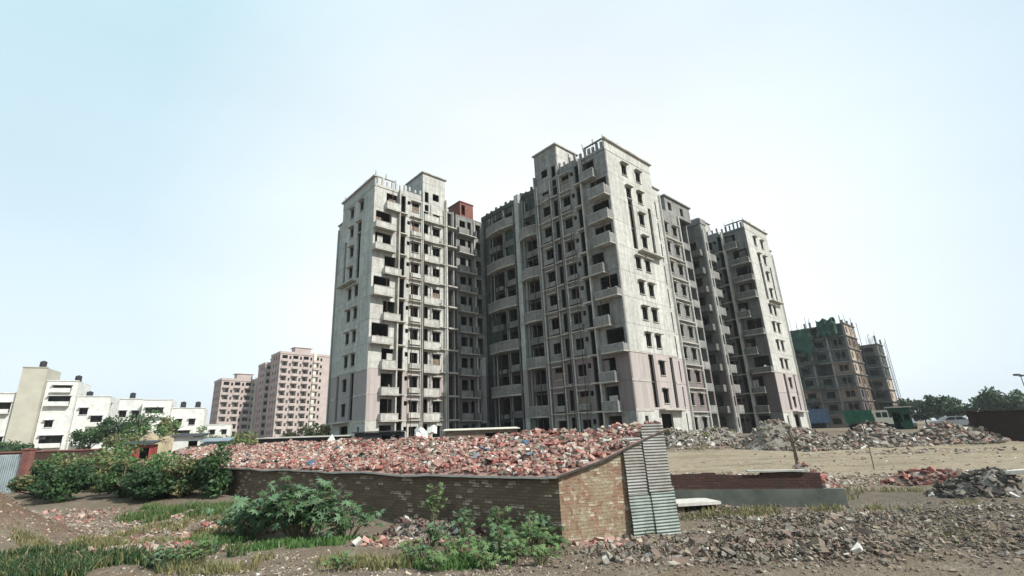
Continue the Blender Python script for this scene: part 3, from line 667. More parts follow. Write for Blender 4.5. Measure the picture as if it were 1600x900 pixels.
# ------------------------------------------------------------------ distant pinkish towers on the left
def far_tower(loc, W, D, NF, label, seed, lw, wings=0):
    rnd = random.Random(seed); root = empty('far_apartment_tower', loc, RZ, label, 'apartment tower')
    w = MB(); h1 = []; h2 = []
    for k in range(NF):
        z = 3*k
        for y in [1+i*3.2 for i in range(int((D-1)/3.2))]: h2.append((y, y+1.3, z+.9, z+2.3))
        for x in [.8+i*4.4 for i in range(int(W/4.4))]: h1 += [(x, x+2.2, z+.15, z+2.5), (x+2.9, x+3.7, z+.9, z+2.2)]
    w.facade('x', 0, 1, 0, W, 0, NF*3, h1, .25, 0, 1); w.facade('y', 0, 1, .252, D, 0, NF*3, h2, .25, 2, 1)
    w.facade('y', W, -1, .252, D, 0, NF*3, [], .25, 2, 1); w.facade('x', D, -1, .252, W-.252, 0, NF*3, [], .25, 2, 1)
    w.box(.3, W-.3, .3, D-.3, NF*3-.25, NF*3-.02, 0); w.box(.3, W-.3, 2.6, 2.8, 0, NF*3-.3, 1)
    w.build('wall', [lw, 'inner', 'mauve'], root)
    b = MB(); b.box(0, 2.6, -1, -.004, -.12, .0, 0); b.box(0, 2.6, -1, -.9, .002, .95, 1); B = b.mesh('balcony', ['slab', lw])
    n = 0
    for k in range(1, NF):
        for x in [.6+i*4.4 for i in range(int(W/4.4))]:
            if n < 95: link('balcony', B, root, (x, 0, 3*k)); n += 1
    r = MB(); r.box(-.2, W+.2, -.2, .1, NF*3+.002, NF*3+1); r.box(-.2, .1, .102, D, NF*3+.002, NF*3+1); r.build('parapet', lw, root)
    s = MB(); s.box(W*.3, W*.62, 1.5, 6, NF*3, NF*3+3.2); s.box(W*.27, W*.65, 1.2, 6.2, NF*3+3.202, NF*3+3.45); s.build('stair_head', lw, root)
    s = MB(); s.box(W*.66, W*.72, -.5, -.004, 0, NF*3+1.5); s.build('fin_wall', 'offwhite', root)
far_tower((-114.5, 206, 0), 20, 14, 9, 'farthest pinkish apartment tower, the lower of the two beyond the dry hedge', 2, 'pinkwall')
far_tower((-96, 205, 0), 12, 10, 11, 'narrow pinkish tower end standing between the two far apartment towers', 12, 'pinkwall')
far_tower((-86, 196, 0), 21, 12, 12, 'taller pinkish apartment tower directly left of the left grey tower', 3, 'pinkwall')

# ------------------------------------------------------------------ white houses far left
def house(loc, rz, label, vols, holes, mats, seed=0, tanks=(), group=None):
    """vols: (x0,x1,y0,y1,h,mat); holes on the front of volume 0..n: dict index -> list"""
    root = empty('white_house', loc, rz, label, 'house', group)
    for i, (x0, x1, y0, y1, h, mt) in enumerate(vols):
        w = MB(); hs = holes.get(i, [])
        w.facade('x', y0, 1, x0, x1, 0, h, hs, .25, 0, 1)
        w.facade('x', y1, -1, x0, x1, 0, h, [], .25, 0, 1)
        side = [(y0+1.2, y0+2.6, z, z+1.3) for z in (1, 4, 7, 10) if z+2 < h and y1-y0 > 4]
        w.facade('y', x0, 1, y0+.252, y1-.252, 0, h, side, .25, 0, 1); w.facade('y', x1, -1, y0+.252, y1-.252, 0, h, side, .25, 0, 1)
        w.box(x0+.26, x1-.26, y0+.26, y1-.26, h-1.0, h-.85, 0); w.box(x0+.3, x1-.3, y0+2.5, y0+2.6, 0, h-1.02, 1)
        w.build('wall', [mt, 'inner'], root)
        for (a0, a1, z0, z1) in hs:
            s = MB(); s.box(a0, a0+.08, y0+.08, y0+.16, z0, z1); s.box(a1-.08, a1, y0+.08, y0+.16, z0, z1); s.box(a0+.08, a1-.08, y0+.08, y0+.16, z1-.08, z1); s.box(a0+.08, a1-.08, y0+.08, y0+.16, z0, z0+.08)
            s.box((a0+a1)/2-.04, (a0+a1)/2+.04, y0+.08, y0+.16, z0+.08, z1-.08); wo = s.build('window', 'frame', root)
            s = MB(); s.box(a0-.2, a1+.2, y0-.7, y0-.004, z1+.05, z1+.2); s.build('sunshade', mt, wo)
            s = MB(); s.box(a0-.05, a1+.05, y0-.15, y0-.004, z0-.12, z0-.004); s.build('sill', mt, wo)
            if a1-a0 > 1.8: s = MB(); s.box(a0-.1, a1+.1, y0-.9, y0-.8, z0-.22, z0+.75); s.box(a0-.1, a1+.1, y0-.8, y0-.004, z0-.22, z0-.122); s.build('railing', mt, wo)
        s = MB(); s.box(x0-.15, x1+.15, y0-.15, y0+.2, h+.002, h+.18); s.build('coping', mt, root)
    for (x, y, z) in tanks:
        t = MB(); t.tube([(x, y, z), (x, y, z+1.3)], .65, 10); t.tube([(x, y, z+1.3), (x, y, z+1.5)], .5, 10, 0, .2); t.box(x-.7, x+.7, y-.7, y+.7, z-.5, z-.002); t.build('roof_tank', 'black', root)
    return root
house((-103.8, 108, 0), rad(24), 'large white house with tall beige stair tower at the far left edge', [(-14, -1.2, 0, 9, 13.2, 'white'), (-1.1, 3.2, -1.2, 7, 18.8, 'beige'), (3.3, 9.0, 0, 9, 16.0, 'white'), (9.1, 15.5, 1.0, 9, 12.6, 'white')],
      {0: [(-12.5, -9.5, 9, 11.2), (-12.5, -9.0, 5.2, 7.9), (-12, -8.8, 1.2, 3.6), (-8, -5.6, 5, 7.5), (-4.4, -2, 9, 11.2), (-4.6, -2, 1.4, 4)], 2: [(4.2, 8.2, 10.6, 12.6), (4.5, 6, 5.8, 7.3), (4.2, 8.3, 1.6, 4.0), (4.6, 8, 13.6, 15.0)], 3: [(10, 11.6, 8.5, 10), (12.4, 14.6, 6, 8.2), (10, 12.2, 2, 4.2), (13, 14.6, 2, 4)]}, None, 0, ((1.2, 2, 19.3), (8.0, 3, 16.2), (10.5, 4, 12.6)))
house((-97.5, 128, 0), rad(24), 'cream house with stepped roof behind the green trees', [(-9, -1, 0, 8, 11.2, 'offwhite'), (-.9, 5.5, .5, 8, 13.2, 'white'), (5.6, 10, 1, 8, 10, 'offwhite')],
      {0: [(-8, -6.5, 6.8, 8.4), (-5, -3.4, 6.8, 8.4), (-5, -3.5, 3.3, 4.8)], 1: [(.2, 1.8, 8.5, 10.2), (3, 4.6, 8.3, 10.2), (0.5, 3.8, 4.8, 6.9)], 2: [(6.4, 8.8, 5, 7)]}, None, 0, ((-3, 2, 11.6), (2, 3, 13.6)))
house((-84.5, 132, 0), rad(24), 'white house with dark roof-terrace openings, right of the cream house', [(-8, -1.5, 0, 8, 12.8, 'white'), (-1.4, 6.5, .6, 8, 10.6, 'white')],
      {0: [(-7.2, -3.2, 8.6, 10.8), (-7, -5.5, 5, 6.5), (-4, -2.4, 5, 6.5)], 1: [(.2, 1.4, 6.2, 7.8), (3, 4.5, 6.2, 7.8), (.2, 3.6, 2.8, 4.8)]}, None, 0, ((1, 2, 11), (4.5, 2, 11)))
house((-84.5, 150, 0), rad(24), 'low white house at the right end of the row of houses', [(-5, 5, 0, 8, 6.6, 'white')], {0: [(-4, -2.6, 3.8, 5.2), (-.5, .9, 3.8, 5.2), (2.6, 4, 3.8, 5.2)]}, None, 0, ())

# ------------------------------------------------------------------ vegetation
def leaf_quad(mb, p, s, rnd, m=0, up=.3):
    d = Vector((rnd.gauss(0, 1), rnd.gauss(0, 1), rnd.gauss(0, 1)+up)).normalized(); a = d.orthogonal().normalized(); a.rotate(Matrix.Rotation(rnd.uniform(0, 6.28), 3, d)); b = d.cross(a)
    p = Vector(p); L = s*rnd.uniform(.7, 1.3)
    mb.quad([p-a*L, p-b*L*.5, p+a*L, p+b*L*.5], m)
def crown(mb, c, rx, ry, rz, n, s, rnd, clumps=9, nm=3):
    cs = []
    for i in range(clumps):
        d = Vector((rnd.gauss(0, 1), rnd.gauss(0, 1), rnd.gauss(0, .8))).normalized()*rnd.uniform(.25, .8)
        cs.append((Vector((c[0]+d.x*rx, c[1]+d.y*ry, c[2]+d.z*rz)), rnd.uniform(.25, .5), rnd.randrange(nm)))
    for i in range(n):
        q, r, mm = rnd.choice(cs); d = Vector((rnd.gauss(0, 1), rnd.gauss(0, 1), rnd.gauss(0, 1))).normalized()*(rnd.random()**.45)*r
        leaf_quad(mb, (q.x+d.x*rx, q.y+d.y*ry, q.z+d.z*rz), s, rnd, mm if rnd.random() < .75 else rnd.randrange(nm))
def tree(name, x, y, h, w, label, cat, mats, seed, n=900, leaf=.25, group=None, trunk=.25, z=None):
    rnd = random.Random(seed); z = H(x, y) if z is None else z
    root = empty(name, (x, y, z), rnd.uniform(0, 6), label, cat, group)
    t = MB(); t.tube([(0, 0, -.2), (.05*h*.3, 0, h*trunk), (.03*h, .02*h, h*.7)], .035*h, 7, 0, .012*h)
    for i in range(5):
        a = rnd.uniform(0, 6.28); z0 = h*rnd.uniform(trunk*.8, .55); t.tube([(.02*h, 0, z0), (math.cos(a)*w*.2, math.sin(a)*w*.2, z0+h*.12), (math.cos(a)*w*.38, math.sin(a)*w*.38, z0+h*.22)], .016*h, 5, 0, .005*h)
    t.build('trunk', 'bark', root, smooth=True)
    c = MB(); zc = h*(trunk+1)/2; crown(c, (0, 0, zc), w/2, w/2, h*(1-trunk)/2*1.1, n, leaf, rnd, 11, len(mats))
    if trunk < .1: crown(c, (0, 0, h*.3), w*.5, w*.45, h*.34, n//2, leaf, rnd, 8, len(mats))
    c.build('crown', mats, root)
    return root
# treeline at the right edge
ORD = ['first', 'second', 'third', 'fourth', 'fifth', 'sixth', 'seventh', 'eighth', 'ninth', 'tenth', 'eleventh', 'twelfth']
for i in range(11):
    x = 107 + i*3.5 + R.uniform(-1, 1); y = 126 + R.uniform(-6, 6); h = [8.2, 7.4, 6.2, 6.0, 8.6, 7.0, 6.6, 7.0, 7.4, 6.4, 7.2][i]
    tree('treeline_tree', x*1.0, y, h, 8.6, ORD[i]+' from the left in the dark treeline right of the frame buildings', 'tree', ['leafd', 'leafm', 'leafd'], 40+i, 1300, .42, 'trees in the far right treeline', .12)
# bushy trees in front of the white houses
for i, (x, y, h, w) in enumerate([(-66, 82, 5.6, 6), (-61.5, 80, 6.6, 6.5), (-56.5, 79, 7.4, 6.5), (-52.5, 81, 5.8, 5)]):
    tree('bushy_tree', x, y, h, w, ['dark green bushy tree, leftmost of four before the white houses', 'mid green bushy tree before the cream house, second from left', 'tallest light green bushy tree before the cream house', 'small light green bushy tree at the right end before the houses'][i], 'tree', [['leafd', 'leafm'], ['leafm', 'leafd'], ['leafl', 'leafm'], ['leafl', 'leafy']][i], 60+i, 1400, .26, 'bushy trees before the white houses', .12)
for i, (x, y, h, w) in enumerate([(-72, 74, 2.6, 6), (-79, 78, 2.4, 5), (-62, 66, 2.0, 5)]):
    tree('dark_shrub', x, y, h, w, ['wide dark shrub at the foot of the beige stair tower', 'dark shrub at the far left edge below the white house', 'low dark shrub right of the beige stair tower'][i], 'shrub', ['leafd', 'leafm'], 70+i, 700, .2, 'dark shrubs below the white house', .05)
# dry yellowish hedge line
for i in range(9):
    x = -43 + i*3.2; y = 62 + R.uniform(-4, 4) + (4 if i > 4 else 0); h = [3.0, 2.6, 3.2, 2.4, 2.8, 3.1, 3.4, 3.6, 2.6][i]
    tree('dry_shrub', x, y, h, 4.4, ORD[i]+' from the left in the pale yellowish hedge beyond the rubble roof', 'shrub', [['leafy', 'leafl'], ['leafy', 'grassd']][i % 2], 80+i, 800, .17, 'shrubs in the dry hedge', .06)

# big dark bushes on the left
BB = [(-22.2, 24.8, 1.5, 2.4), (-19.9, 23.8, 1.7, 2.7), (-17.6, 24.2, 2.0, 2.2), (-15.6, 23.2, 1.5, 2.5), (-14.2, 23.6, 1.8, 2.2), (-12.6, 23.2, 2.2, 1.9), (-20.0, 26.6, 2.0, 3.6), (-15.6, 25.0, 1.9, 3.2)]
BL = ['leftmost dark green bush beside the metal fence', 'dark green bush second along from the metal fence', 'dense dark bush third along from the metal fence', 'dense dark bush fourth along, behind the bright grass', 'dark bush fifth along, behind the bright grass', 'dark bush touching the left end of the brick shed wall', 'pale-topped bush in the second row behind the dark bushes', 'second-row bush close to the left part of the shed wall']
for i, (x, y, h, w) in enumerate(BB):
    tree('wild_bush', x, y, h, w, BL[i], 'bush', [['leafd', 'leafm', 'leafy'], ['leafd', 'leafd', 'leafm'], ['leafm', 'leafl', 'leafy']][2 if i > 5 else i % 2], 100+i, 2600, .095, 'wild bushes left of the shed', .04)

for i, (x, y, h, w) in enumerate([(-29.5, 30.5, 1.9, 3.2), (-27.0, 29.8, 2.1, 3.0), (-24.6, 29.4, 1.8, 2.8), (-22.6, 28.8, 2.0, 2.6), (-23.4, 32.0, 2.0, 3.0)]):
    tree('pale_scrub', x, y, h, w, ['pale scrub at the far left before the low garden wall', 'yellowish scrub before the low garden wall, second from left', 'short pale scrub in the middle before the low garden wall', 'pale scrub just left of the shed rubble', 'yellowish scrub in the back row left of the shed rubble'][i], 'shrub', [['leafl', 'leafy', 'leafm'], ['leafy', 'leafl', 'grassd']][i % 2], 130+i, 1100, .10, 'pale scrub before the garden wall', .05)
# castor bush with big palmate leaves before the shed wall
def palm_leaf(mb, c, r, nrm, rnd, m=0):
    nrm = nrm.normalized(); a = nrm.orthogonal().normalized(); a.rotate(Matrix.Rotation(rnd.uniform(0, 6.28), 3, nrm)); b = nrm.cross(a); c = Vector(c)
    k = 8; P = []
    for i in range(k):
        t = -2.5 + 5.0*i/(k-1); l = r*(1-.1*abs(t)); d = a*math.cos(t)+b*math.sin(t)
        P.append(c + d*l - nrm*l*.22)
        if i < k-1:
            t2 = t + 2.5/(k-1); d2 = a*math.cos(t2)+b*math.sin(t2); P.append(c + d2*r*.42 - nrm*r*.03)
    n0 = len(mb.v); mb.v.append(tuple(c)); mb.v += [tuple(p) for p in P]
    for i in range(len(P)-1): mb.f.append((n0, n0+1+i, n0+2+i)); mb.m.append(m)
def castor(x, y, label, w, h, stems, n, r, seed, name='castor_plant', leaf='leafc', group=None):
    rnd = random.Random(seed); root = empty(name, (x, y, H(x, y)), 0, label, 'plant', group)
    st = MB(); lf = MB()
    for i in range(stems):
        a = rnd.uniform(0, 6.28); q = rnd.random()**.6; tip = Vector((math.cos(a)*w*.5*q, math.sin(a)*w*.28*q, h*(1-.45*q*q)*rnd.uniform(.8, 1.0)))
        mid = tip*.5 + Vector((0, 0, h*.12)); st.tube([(tip.x*.15, tip.y*.15, -.05), mid, tip], .02, 5, 0, .008)
        for j in range(n):
            t = rnd.uniform(.35, 1.0); p = (mid*(1-(t-.5)*2) + tip*(t-.5)*2) if t > .5 else mid*(t*2)
            off = Vector((rnd.gauss(0, .22), rnd.gauss(0, .2), rnd.gauss(.02, .14)))*(r/.26); e = p+off
            if e.z < .08: e.z = .08
            st.tube([p, e], .006, 3)
            palm_leaf(lf, e, r*rnd.uniform(.6, 1.15), Vector((rnd.gauss(0, .5), rnd.gauss(-.25, .5), 1)), rnd, rnd.choice((0, 0, 1)))
    st.build('stem', 'stem', root); lf.build('leaves', [leaf, 'leafm' if leaf == 'leafc' else 'leafl'], root)
castor(-5.6, 15.3, 'large castor plant with broad pale green palmate leaves before the shed wall', 4.3, 1.6, 34, 15, .25, 5)
castor(-7.6, 15.9, 'smaller castor plant at the left foot of the large one', 2.6, 1.0, 15, 11, .21, 6)
castor(-4.2, 14.9, 'low castor plant at the right foot of the large one', 2.2, .9, 12, 10, .21, 7)
# weeds in the foreground
WD = [(-1.6, 11.9, .5), (-1.0, 12.3, .55), (-.45, 11.7, .6), (.1, 12.1, .75), (.45, 11.8, .6), (.8, 12.5, .9), (-.7, 13.0, .7), (-1.9, 12.7, .45), (.95, 11.4, .45), (.2, 13.1, .6), (-.2, 11.2, .4), (-1.3, 11.2, .4)]
for i, (x, y, h) in enumerate(WD):
    castor(x, y, 'broad-leaved green weed in the clump growing under the shed wall', .95, h, 6, 7, .11, 20+i, 'broadleaf_weed', 'leafl' if i % 3 else 'leafc', 'broad-leaved weeds under the shed wall')
castor(-3.3, 11.5, 'single green weed on the bare gravel in the foreground', .8, .35, 6, 8, .09, 51, 'broadleaf_weed', 'leafl')
castor(-6.9, 12.6, 'green weed beside the pink rubble at lower left', 1.2, .6, 8, 9, .10, 52, 'broadleaf_weed', 'leafl')
castor(-7.6, 12.2, 'green weed in the lower left grass', 1.0, .5, 8, 9, .10, 53, 'broadleaf_weed', 'leafc')

castor(-1.75, 15.35, 'thin climbing weed with yellowish top leaves growing up the shed wall', .5, 1.75, 5, 16, .10, 71, 'climbing_weed', 'leafl')
for i, (x, y, h) in enumerate([(-.9, 14.4, .8), (.2, 13.9, .9), (1.0, 13.3, .75), (.6, 12.9, .7), (-.2, 12.5, .6), (1.25, 12.3, .55), (-1.6, 13.6, .6)]):
    castor(x, y, 'tall dark-stemmed weed standing close against the shed wall', 1.0, h, 7, 9, .13, 80+i, 'tall_weed', 'leafm' if i % 2 else 'leafc', 'tall weeds against the shed wall')
def grass(name, label, rects, mats, seed, hgt):
    rnd = random.Random(seed); g = MB()
    for (cx, cy, rx, ry, n, dens) in rects:
        for i in range(n):
            a = rnd.uniform(0, 6.28); q = math.sqrt(rnd.random())*rnd.uniform(.75, 1.1); x, y = cx+math.cos(a)*rx*q, cy+math.sin(a)*ry*q
            if noise.noise(Vector((x*.9, y*.9, 7))) < dens: continue
            z = H(x, y); h = hgt*rnd.uniform(.5, 1.3); b = rnd.uniform(0, 6.28); lean = Vector((rnd.gauss(0, .35), rnd.gauss(0, .35), 0))*h; w = .012+.012*rnd.random()
            d = Vector((math.cos(b)*w, math.sin(b)*w, 0)); p = Vector((x, y, z-.01)); m1 = p+Vector((0, 0, h*.6))+lean*.4; t = p+Vector((0, 0, h))+lean
            k = rnd.randrange(len(mats)); g.quad([p-d, p+d, m1+d*.7, m1-d*.7], k); g.quad([m1-d*.7, m1+d*.7, t], k)
    tag(g.build(name, mats), label, kind='stuff')
grass('bright_grass', 'bright green grass patch before the dark bushes', [(-11.6, 19.8, 2.4, 1.6, 6500, -.1), (-13.4, 20.8, 1.8, 1.1, 1500, .05)], ['grass', 'leafm', 'grass', 'grassd'], 3, .24)
grass('dark_grass', 'dark green grass at the lower left', [(-9.6, 12.2, 2.4, .8, 5500, -.1), (-11.5, 12.8, 1.6, .9, 2500, -.1), (-7.2, 13.0, 1.0, .9, 1500, .0)], ['leafd', 'leafd', 'leafm', 'grassd'], 4, .25)
grass('short_grass', 'short green grass strip under the castor plants', [(-5.6, 14.3, 2.9, .5, 3000, -.05), (-8, 15.3, 1.0, .8, 1500, -.2), (-.6, 12, 1.6, .8, 2200, -.2)], ['grass', 'leafl', 'grass'], 5, .16)
grass('dry_grass', 'dry straw-coloured grass tufts', [(-10.6, 15.6, 2.6, 1.4, 2600, .05), (-7.5, 17.8, 1.5, 1.2, 1800, -.1), (-2.5, 12.3, 1.6, .8, 1500, 0), (12, 18, 5, 2.5, 2500, .15), (22, 38, 14, 2.5, 3500, .05), (-24, 29, 5, 3, 3000, -.1), (-8.6, 17.2, 3, 1.2, 2600, -.1), (-11.5, 14.6, 2.2, 1.2, 2200, .0), (7, 16.4, 4, .8, 1600, .05), (9, 13, 5, 2.5, 1200, .22), (-6.3, 12.2, 1.5, .8, 900, 0)], ['grassd', 'leafy', 'grassd'], 6, .2)

# ------------------------------------------------------------------ the brick shed with rubble on its roof
S1 = Vector((1.73, 13.47, 0)); S2 = Vector((4.95, 14.45, 0)); LD = Vector((-.802, .598, 0)); LEN = 31.0
ED = (S2-S1).normalized(); EL = (S2-S1).length; ZB = -1.75; ZF = .02; ZK = 1.05
shed = empty('brick_shed', (S1.x, S1.y, ZB), math.atan2(LD.y, LD.x)-PI, 'long low brick shed with sagging roof under loose rubble in the foreground', 'shed')
Ms = shed.matrix_basis.copy() if False else Matrix.Translation((S1.x, S1.y, ZB)) @ Matrix.Rotation(math.atan2(LD.y, LD.x)-PI, 4, 'Z')
Mi = Ms.inverted()
def L(p): return tuple(Mi @ Vector(p))
def shed_pt(t, s, z): q = S1 + LD*t + ED*s; return Vector((q.x, q.y, z))
inn = (LD.cross(Vector((0, 0, 1)))); inn = inn if inn.dot(ED) > 0 else -inn
w = MB(); n = 40
for i in range(n):
    t0, t1 = LEN*i/n, LEN*(i+1)/n; o0 = .05*noise.noise(Vector((t0*.4, 0, 0))); o1 = .05*noise.noise(Vector((t1*.4, 0, 0)))
    zs = [ZB-.3, -1.2, -.6, ZF-.06]
    for j in range(3):
        w.quad([L(shed_pt(t0, 0, zs[j])+inn*o0), L(shed_pt(t1, 0, zs[j])+inn*o1), L(shed_pt(t1, 0, zs[j+1])+inn*o1), L(shed_pt(t0, 0, zs[j+1])+inn*o0)])
    w.quad([L(shed_pt(t0, 0, ZB)+inn*.25), L(shed_pt(t1, 0, ZB)+inn*.25), L(shed_pt(t1, 0, ZF-.06)+inn*.25), L(shed_pt(t0, 0, ZF-.06)+inn*.25)])
w.build('front_wall', 'brickwall', shed)
w = MB(); e2 = -LD
def endq(s0, s1, d):
    k = 8
    for i in range(k):
        a, b_ = s0+(s1-s0)*i/k, s0+(s1-s0)*(i+1)/k
        za, zb = ZF+(ZK-ZF)*a/EL-.07, ZF+(ZK-ZF)*b_/EL-.07
        w.quad([tuple(Vector(L(shed_pt(d, a, ZB-.3)))), L(shed_pt(d, b_, ZB-.3)), L(shed_pt(d, b_, zb)), L(shed_pt(d, a, za))])
endq(-.03, EL, -.02); endq(.3, EL-.05, .22)
w.build('end_wall', 'brickend', shed)
w = MB(); w.quad([L(shed_pt(0, EL, ZB-.3)), L(shed_pt(LEN, EL, ZB-.3)), L(shed_pt(LEN, EL, ZK-.07)), L(shed_pt(0, EL, ZK-.07))]); w.quad([L(shed_pt(LEN, 0, ZB-.3)), L(shed_pt(LEN, EL, ZB-.3)), L(shed_pt(LEN, EL, ZK-.07)), L(shed_pt(LEN, 0, ZF-.07))])
w.build('rear_wall', 'brickwall', shed)
def roof_z(t, s): return ZF+(ZK-ZF)*s/EL + .09*noise.noise(Vector((t*.45, s*.5, 2))) + .025*noise.noise(Vector((t*2.1, s, 4))) - .035*math.exp(-((t-8)/5)**2) - .008*t*s/EL - .05*s/EL + .08*max(0, 1-abs(t-2)/3.5)*s/EL
r = MB(); nt_, ns_ = 60, 6
for th in (0, 1):
    for i in range(nt_):
        for j in range(ns_):
            def q(a, b_):
                t = -.18+(LEN+.3)*a/nt_; s = -.22+(EL+.2)*b_/ns_; return L(shed_pt(t, s, roof_z(t, s)-(.055 if th else 0)))
            r.quad([q(i, j), q(i+1, j), q(i+1, j+1), q(i, j+1)], 0)
for i in range(nt_):
    def q2(a, dz, b_): 
        t = -.18+(LEN+.3)*a/nt_; s = -.22+(EL+.2)*b_; return L(shed_pt(t, s, roof_z(t, s)-dz))
    r.quad([q2(i, 0, 0), q2(i+1, 0, 0), q2(i+1, .055, 0), q2(i, .055, 0)], 1)
for j in range(ns_):
    def q3(b_, dz): s = -.22+(EL+.2)*b_/ns_; return L(shed_pt(-.18, s, roof_z(-.18, s)-dz))
    r.quad([q3(j, 0), q3(j+1, 0), q3(j+1, .055), q3(j, .055)], 2)
r.build('roof', ['bdust', 'b5', 'g4'], shed)

def piece(mb, p, rnd, size, mats, pw, flat=.5):
    k = rnd.choices(range(len(pw)), pw)[0]
    s = size*rnd.uniform(.45, 1.35); mb.chunk(p, s, s*rnd.uniform(.4, .9), s*rnd.uniform(.28, .6), rnd, k)
def brick(mb, p, rnd, k):
    rot = Matrix.Rotation(rnd.uniform(0, 6.28), 3, 'Z') @ Matrix.Rotation(rnd.gauss(0, .45), 3, 'X') @ Matrix.Rotation(rnd.gauss(0, .45), 3, 'Y')
    l = .115*rnd.uniform(.35, 1.0); mb.box(-l, l, -.055, .055, -.036, .036, k, rot, p)
rb = random.Random(11); rub = MB(); RM = ['b1', 'b2', 'b3', 'b4', 'b5', 'g1', 'bdust', 'redcloth', 'bluecloth', 'net', 'tarpgrey']
for i in range(15000):
    t = rb.uniform(-.1, LEN); s = rb.uniform(-.12, EL+.1)
    pile = .5+.5*noise.noise(Vector((t*.55, s*.9, 5))); pile *= .05+.13*min(1, max(0, s/EL))
    if rb.random() > .45+.9*pile/.2: continue
    z = roof_z(t, s) + .02 + rb.random()*pile*1.25
    dens = noise.noise(Vector((t*.5, s, 9)))
    pw = [23, 28, 17, 14, 5, 14, 18] if dens > -.05 else [8, 22, 11, 24, 10, 20, 22]
    if rb.random() < .62: brick(rub, shed_pt(t, s, z), rb, rb.choices(range(7), pw)[0])
    else: piece(rub, shed_pt(t, s, z), rb, rb.choice((.04, .05, .08, .12, .18)), RM, pw)
for i in range(46):
    t = rb.uniform(0, LEN); s = rb.uniform(0, EL); rub.chunk(tuple(shed_pt(t, s, roof_z(t, s)+.14)), rb.uniform(.2, .6), rb.uniform(.15, .4), .06, rb, rb.choice((7, 8, 9, 10, 4, 6)))
for i in range(60):
    t = rb.uniform(0, LEN); s = rb.uniform(0, EL); rub.chunk(tuple(shed_pt(t, s, roof_z(t, s)+.1)), rb.uniform(.25, .5), rb.uniform(.2, .35), .09, rb, rb.choice((0, 1, 3, 5, 5)))
tag(rub.build('roof_rubble', RM), 'red and pale brick rubble heaped all over the shed roof', 'rubble', kind='stuff')
# single bricks lying proud along the eave
bm_ = MB(); bm_.box(-.115, .115, -.055, .055, -.036, .036); bme = bm_.mesh('loose_brick', 'b1')
bm_ = MB(); bm_.box(-.115, .115, -.055, .055, -.036, .036); bme2 = bm_.mesh('loose_brick', 'b2')
for i in range(70):
    t = rb.uniform(0, 14); s = rb.uniform(-.1, .8); o = link('loose_brick', bme if i % 2 else bme2, None, shed_pt(t, s, roof_z(t, s)+.09), rb.uniform(0, 6.28))
    o.rotation_euler.x = rb.gauss(0, .25)
    if i % 2: tag(o, 'loose dark red brick near the front edge of the shed roof', 'brick', 'dark red bricks on the shed roof')
    else: tag(o, 'loose pinkish brick near the front edge of the shed roof', 'brick', 'pinkish bricks on the shed roof')

# corrugated sheets leaning on the end wall
def corrugated(name, p0, p1, zlo, zhi, lean, mat, label, group=None, vert=False, amp=.011, pitch=.078):
    """waves run horizontally when vert is False"""
    p0, p1 = Vector(p0), Vector(p1); d = (p1-p0); wdt = d.length; d.normalize(); out = Vector((d.y, -d.x, 0)); hgt = zhi-zlo
    me = MB(); na = 4 if not vert else max(8, int(wdt/pitch*6)); nb_ = max(8, int(hgt/pitch*6)) if not vert else 4
    for j in range(nb_+1):
        for i in range(na+1):
            x = wdt*i/na; z = hgt*j/nb_; ph = (x if vert else z)/pitch*2*PI
            o = amp*math.sin(ph) - lean*z/hgt + .03*noise.noise(Vector((x*.9, z*1.4, p0.x*3)))
            me.v.append((x, -o, z))
    for j in range(nb_):
        for i in range(na): k = j*(na+1)+i; me.f.append((k, k+1, k+na+2, k+na+1)); me.m.append(0)
    ob = me.build(name, mat, None, (p0.x, p0.y, zlo), False); ob.rotation_euler.z = math.atan2(d.y, d.x)
    md = ob.modifiers.new('thick', 'SOLIDIFY'); md.thickness = .006
    return tag(ob, label, 'metal sheet', group)
def eq(s, off): q = S1+ED*s + Vector((ED.y, -ED.x, 0))*off; return (q.x, q.y, 0)
sg = 'corrugated sheets on the shed end'
corrugated('corrugated_sheet', eq(1.95, .13), eq(2.66, .13), -.62, .86, .03, 'metal', 'grey corrugated sheet at upper left on the end of the shed', sg)
corrugated('corrugated_sheet', eq(2.58, .16), eq(3.3, .16), -.58, 1.2, .03, 'metal', 'taller grey corrugated sheet at the upper right corner of the shed end', sg)
corrugated('corrugated_sheet', eq(1.95, .18), eq(2.70, .18), -1.66, -.52, .05, 'metalg', 'greenish corrugated sheet at lower left on the end of the shed', sg)
corrugated('corrugated_sheet', eq(2.62, .21), eq(3.36, .21), -1.66, -.46, .05, 'metalg', 'greenish corrugated sheet at the lower right corner of the shed end', sg)

